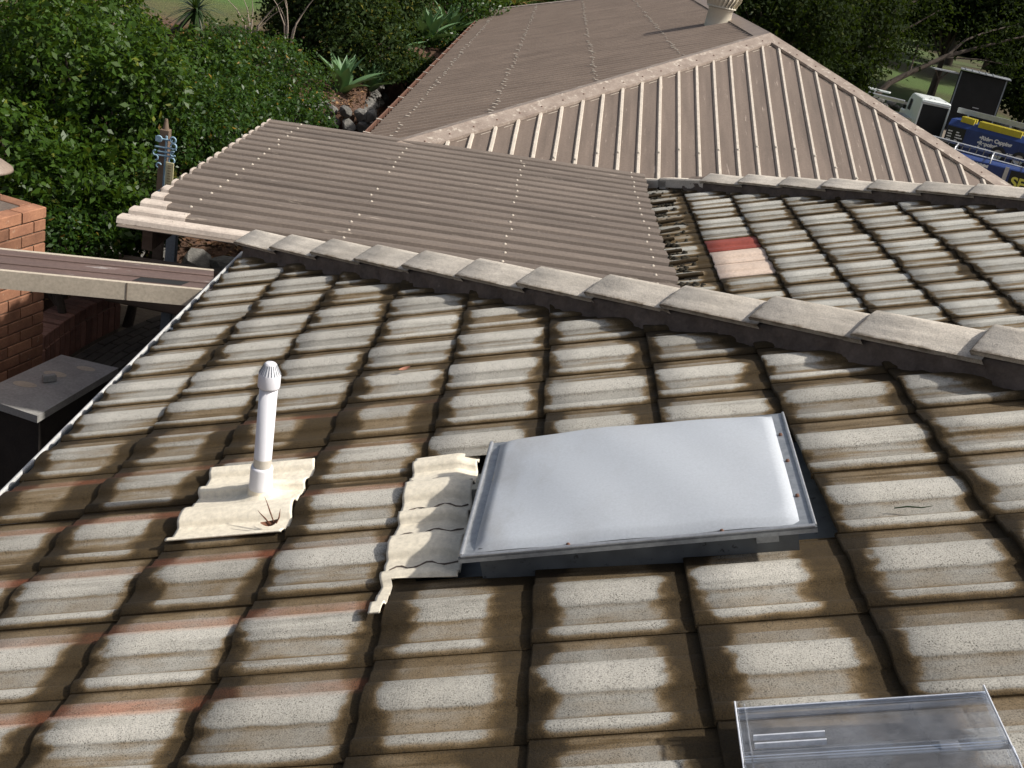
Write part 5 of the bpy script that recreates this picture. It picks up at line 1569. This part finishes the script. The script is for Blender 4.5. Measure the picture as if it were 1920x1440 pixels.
ladder('extension_ladder', 'long grey aluminium ladder on the rack of the blue tray ute', at(1745, 262, 41.5), at(1945, 316, 40.2), .42, M['alu'], M['dark'], 15, .10, face=R(30))
# --- vehicle mostly hidden by the roof hip: yellow load and pale rack
a, b, hd, ln = along(1600, 166, 1700, 190, 51.5, 50.6)
u3 = empty('flatbed_ute', (a.x, a.y, gz(a.x, a.y) + .03), hd, 'flatbed ute behind the roof hip with a pale rack and yellow load', 'ute')
zt = a.z - u3.location.z
mb = MB(); mb.box((1.2, .7, zt - .75), (3.6, 1.7, .14)); mb.build('tray', M['alu'], u3)
mb = MB(); mb.box((1.10, .45, zt - .10), (2.5, .20, .18), bev=.03); mb.build('rack_rail', M['alu'], u3)
mb = MB(); mb.box((.70, .85, zt + .12), (1.7, .40, .07), bev=.02); mb.build('tool_box', M['vanwhite'], u3)
for x in (.15, .62):
    mb = MB(); mb.tube([(x, .40, zt - .02), (x, .40, zt + .36), (x + .30, .40, zt + .36), (x + .30, .40, zt - .02)], .022, 6); mb.build('rack_hoop', M['alu'], u3)
for k in range(4):
    mb = MB(); mb.tube([(1.3, -.05 - .11 * k, zt - .62 + .03 * (k % 2)), (2.0, -.05 - .11 * k, zt - .58), (2.50, -.05 - .11 * k, zt - .80), (2.70, -.05 - .11 * k, zt - 1.3)], .06, 7); mb.build('yellow_hose', M['yellow'], u3)
for x in (.2, 2.2):
    for y in (0, 1.4): wheel(u3, x, y, .36)
# --- small dark shed with a pale skillion roof
a, b, hd, ln = along(1796, 150, 1868, 168, 56, 55.5)
sh = empty('garden_shed', (a.x, a.y, gz(a.x, a.y)), hd, 'small dark shed with a pale metal skillion roof beyond the vehicles', 'shed')
zt = at(1796, 128, 56).z - sh.location.z
Wd = 2.3
mb = MB(); mb.box((Wd / 2, .02, (zt - .1) / 2), (Wd, .03, zt - .1)); mb.box((0, .7, (zt - .1) / 2), (.03, 1.4, zt - .1)); mb.box((Wd, .7, (zt - .1) / 2), (.03, 1.4, zt - .1)); mb.box((Wd / 2, 1.4, (zt - .1) / 2), (Wd, .03, zt - .1)); mb.build('wall', M['dark'], sh)  # near-black walls stand in for the shade of an open interior
mb = MB(); mb.box((Wd / 2, .6, zt + .02), (Wd + .16, 1.7, .05), bev=.01, M=Matrix.Rotation(R(1), 4, 'Y')); mb.build('roof', M['zinc'], sh)
for k in range(5):
    mb = MB(); mb.box((.2 + k * .34, .6, zt + .055 - .006 * k), (.04, 1.7, .03)); mb.build('roof_rib', M['zinc'], sh)
for x in (.05, Wd - .05):
    mb = MB(); mb.box((x, -.01, (zt - .1) / 2), (.06, .04, zt - .1)); mb.build('corner_post', M['greysteel'], sh)
mb = MB(); mb.box((1.25, -.015, zt * .45), (.3, .02, .04)); mb.build('handle', M['alu'], sh)
# bracketed shelf beside it
p0 = at(1752, 128, 56)
lt = empty('bracket_shelf', (p0.x, p0.y, gz(p0.x, p0.y)), R(4), 'pale flat canopy on a forked timber post left of the shed', 'canopy')
h = p0.z - lt.location.z
mb = MB(); mb.box((.55, 0, h), (1.3, .6, .06), M=None); mb.build('top', M['zinc'], lt)
mb = MB(); mb.tube([(.42, 0, 0), (.42, 0, h - .45)], .05, 7); mb.tube([(.42, 0, h - .5), (.08, 0, h - .03)], .035, 6); mb.tube([(.42, 0, h - .5), (.78, 0, h - .03)], .035, 6); mb.tube([(.42, 0, h - .5), (.42, 0, h - .03)], .03, 6); mb.build('post', M['bark'], lt)
# stone edging beyond the vehicles
rw3 = empty('stone_edging', (19.5, 58, -4.2), label='low line of grey stones beyond the driveway vehicles', cat='rock wall')
pts = []
for i in range(34):
    x = 14.5 + i * .4; y = 59 + .3 * math.sin(i)
    pts.append((x, y, gz(x, y) + .15 + .25 * (i % 2), .55))
rocks(rw3, pts)
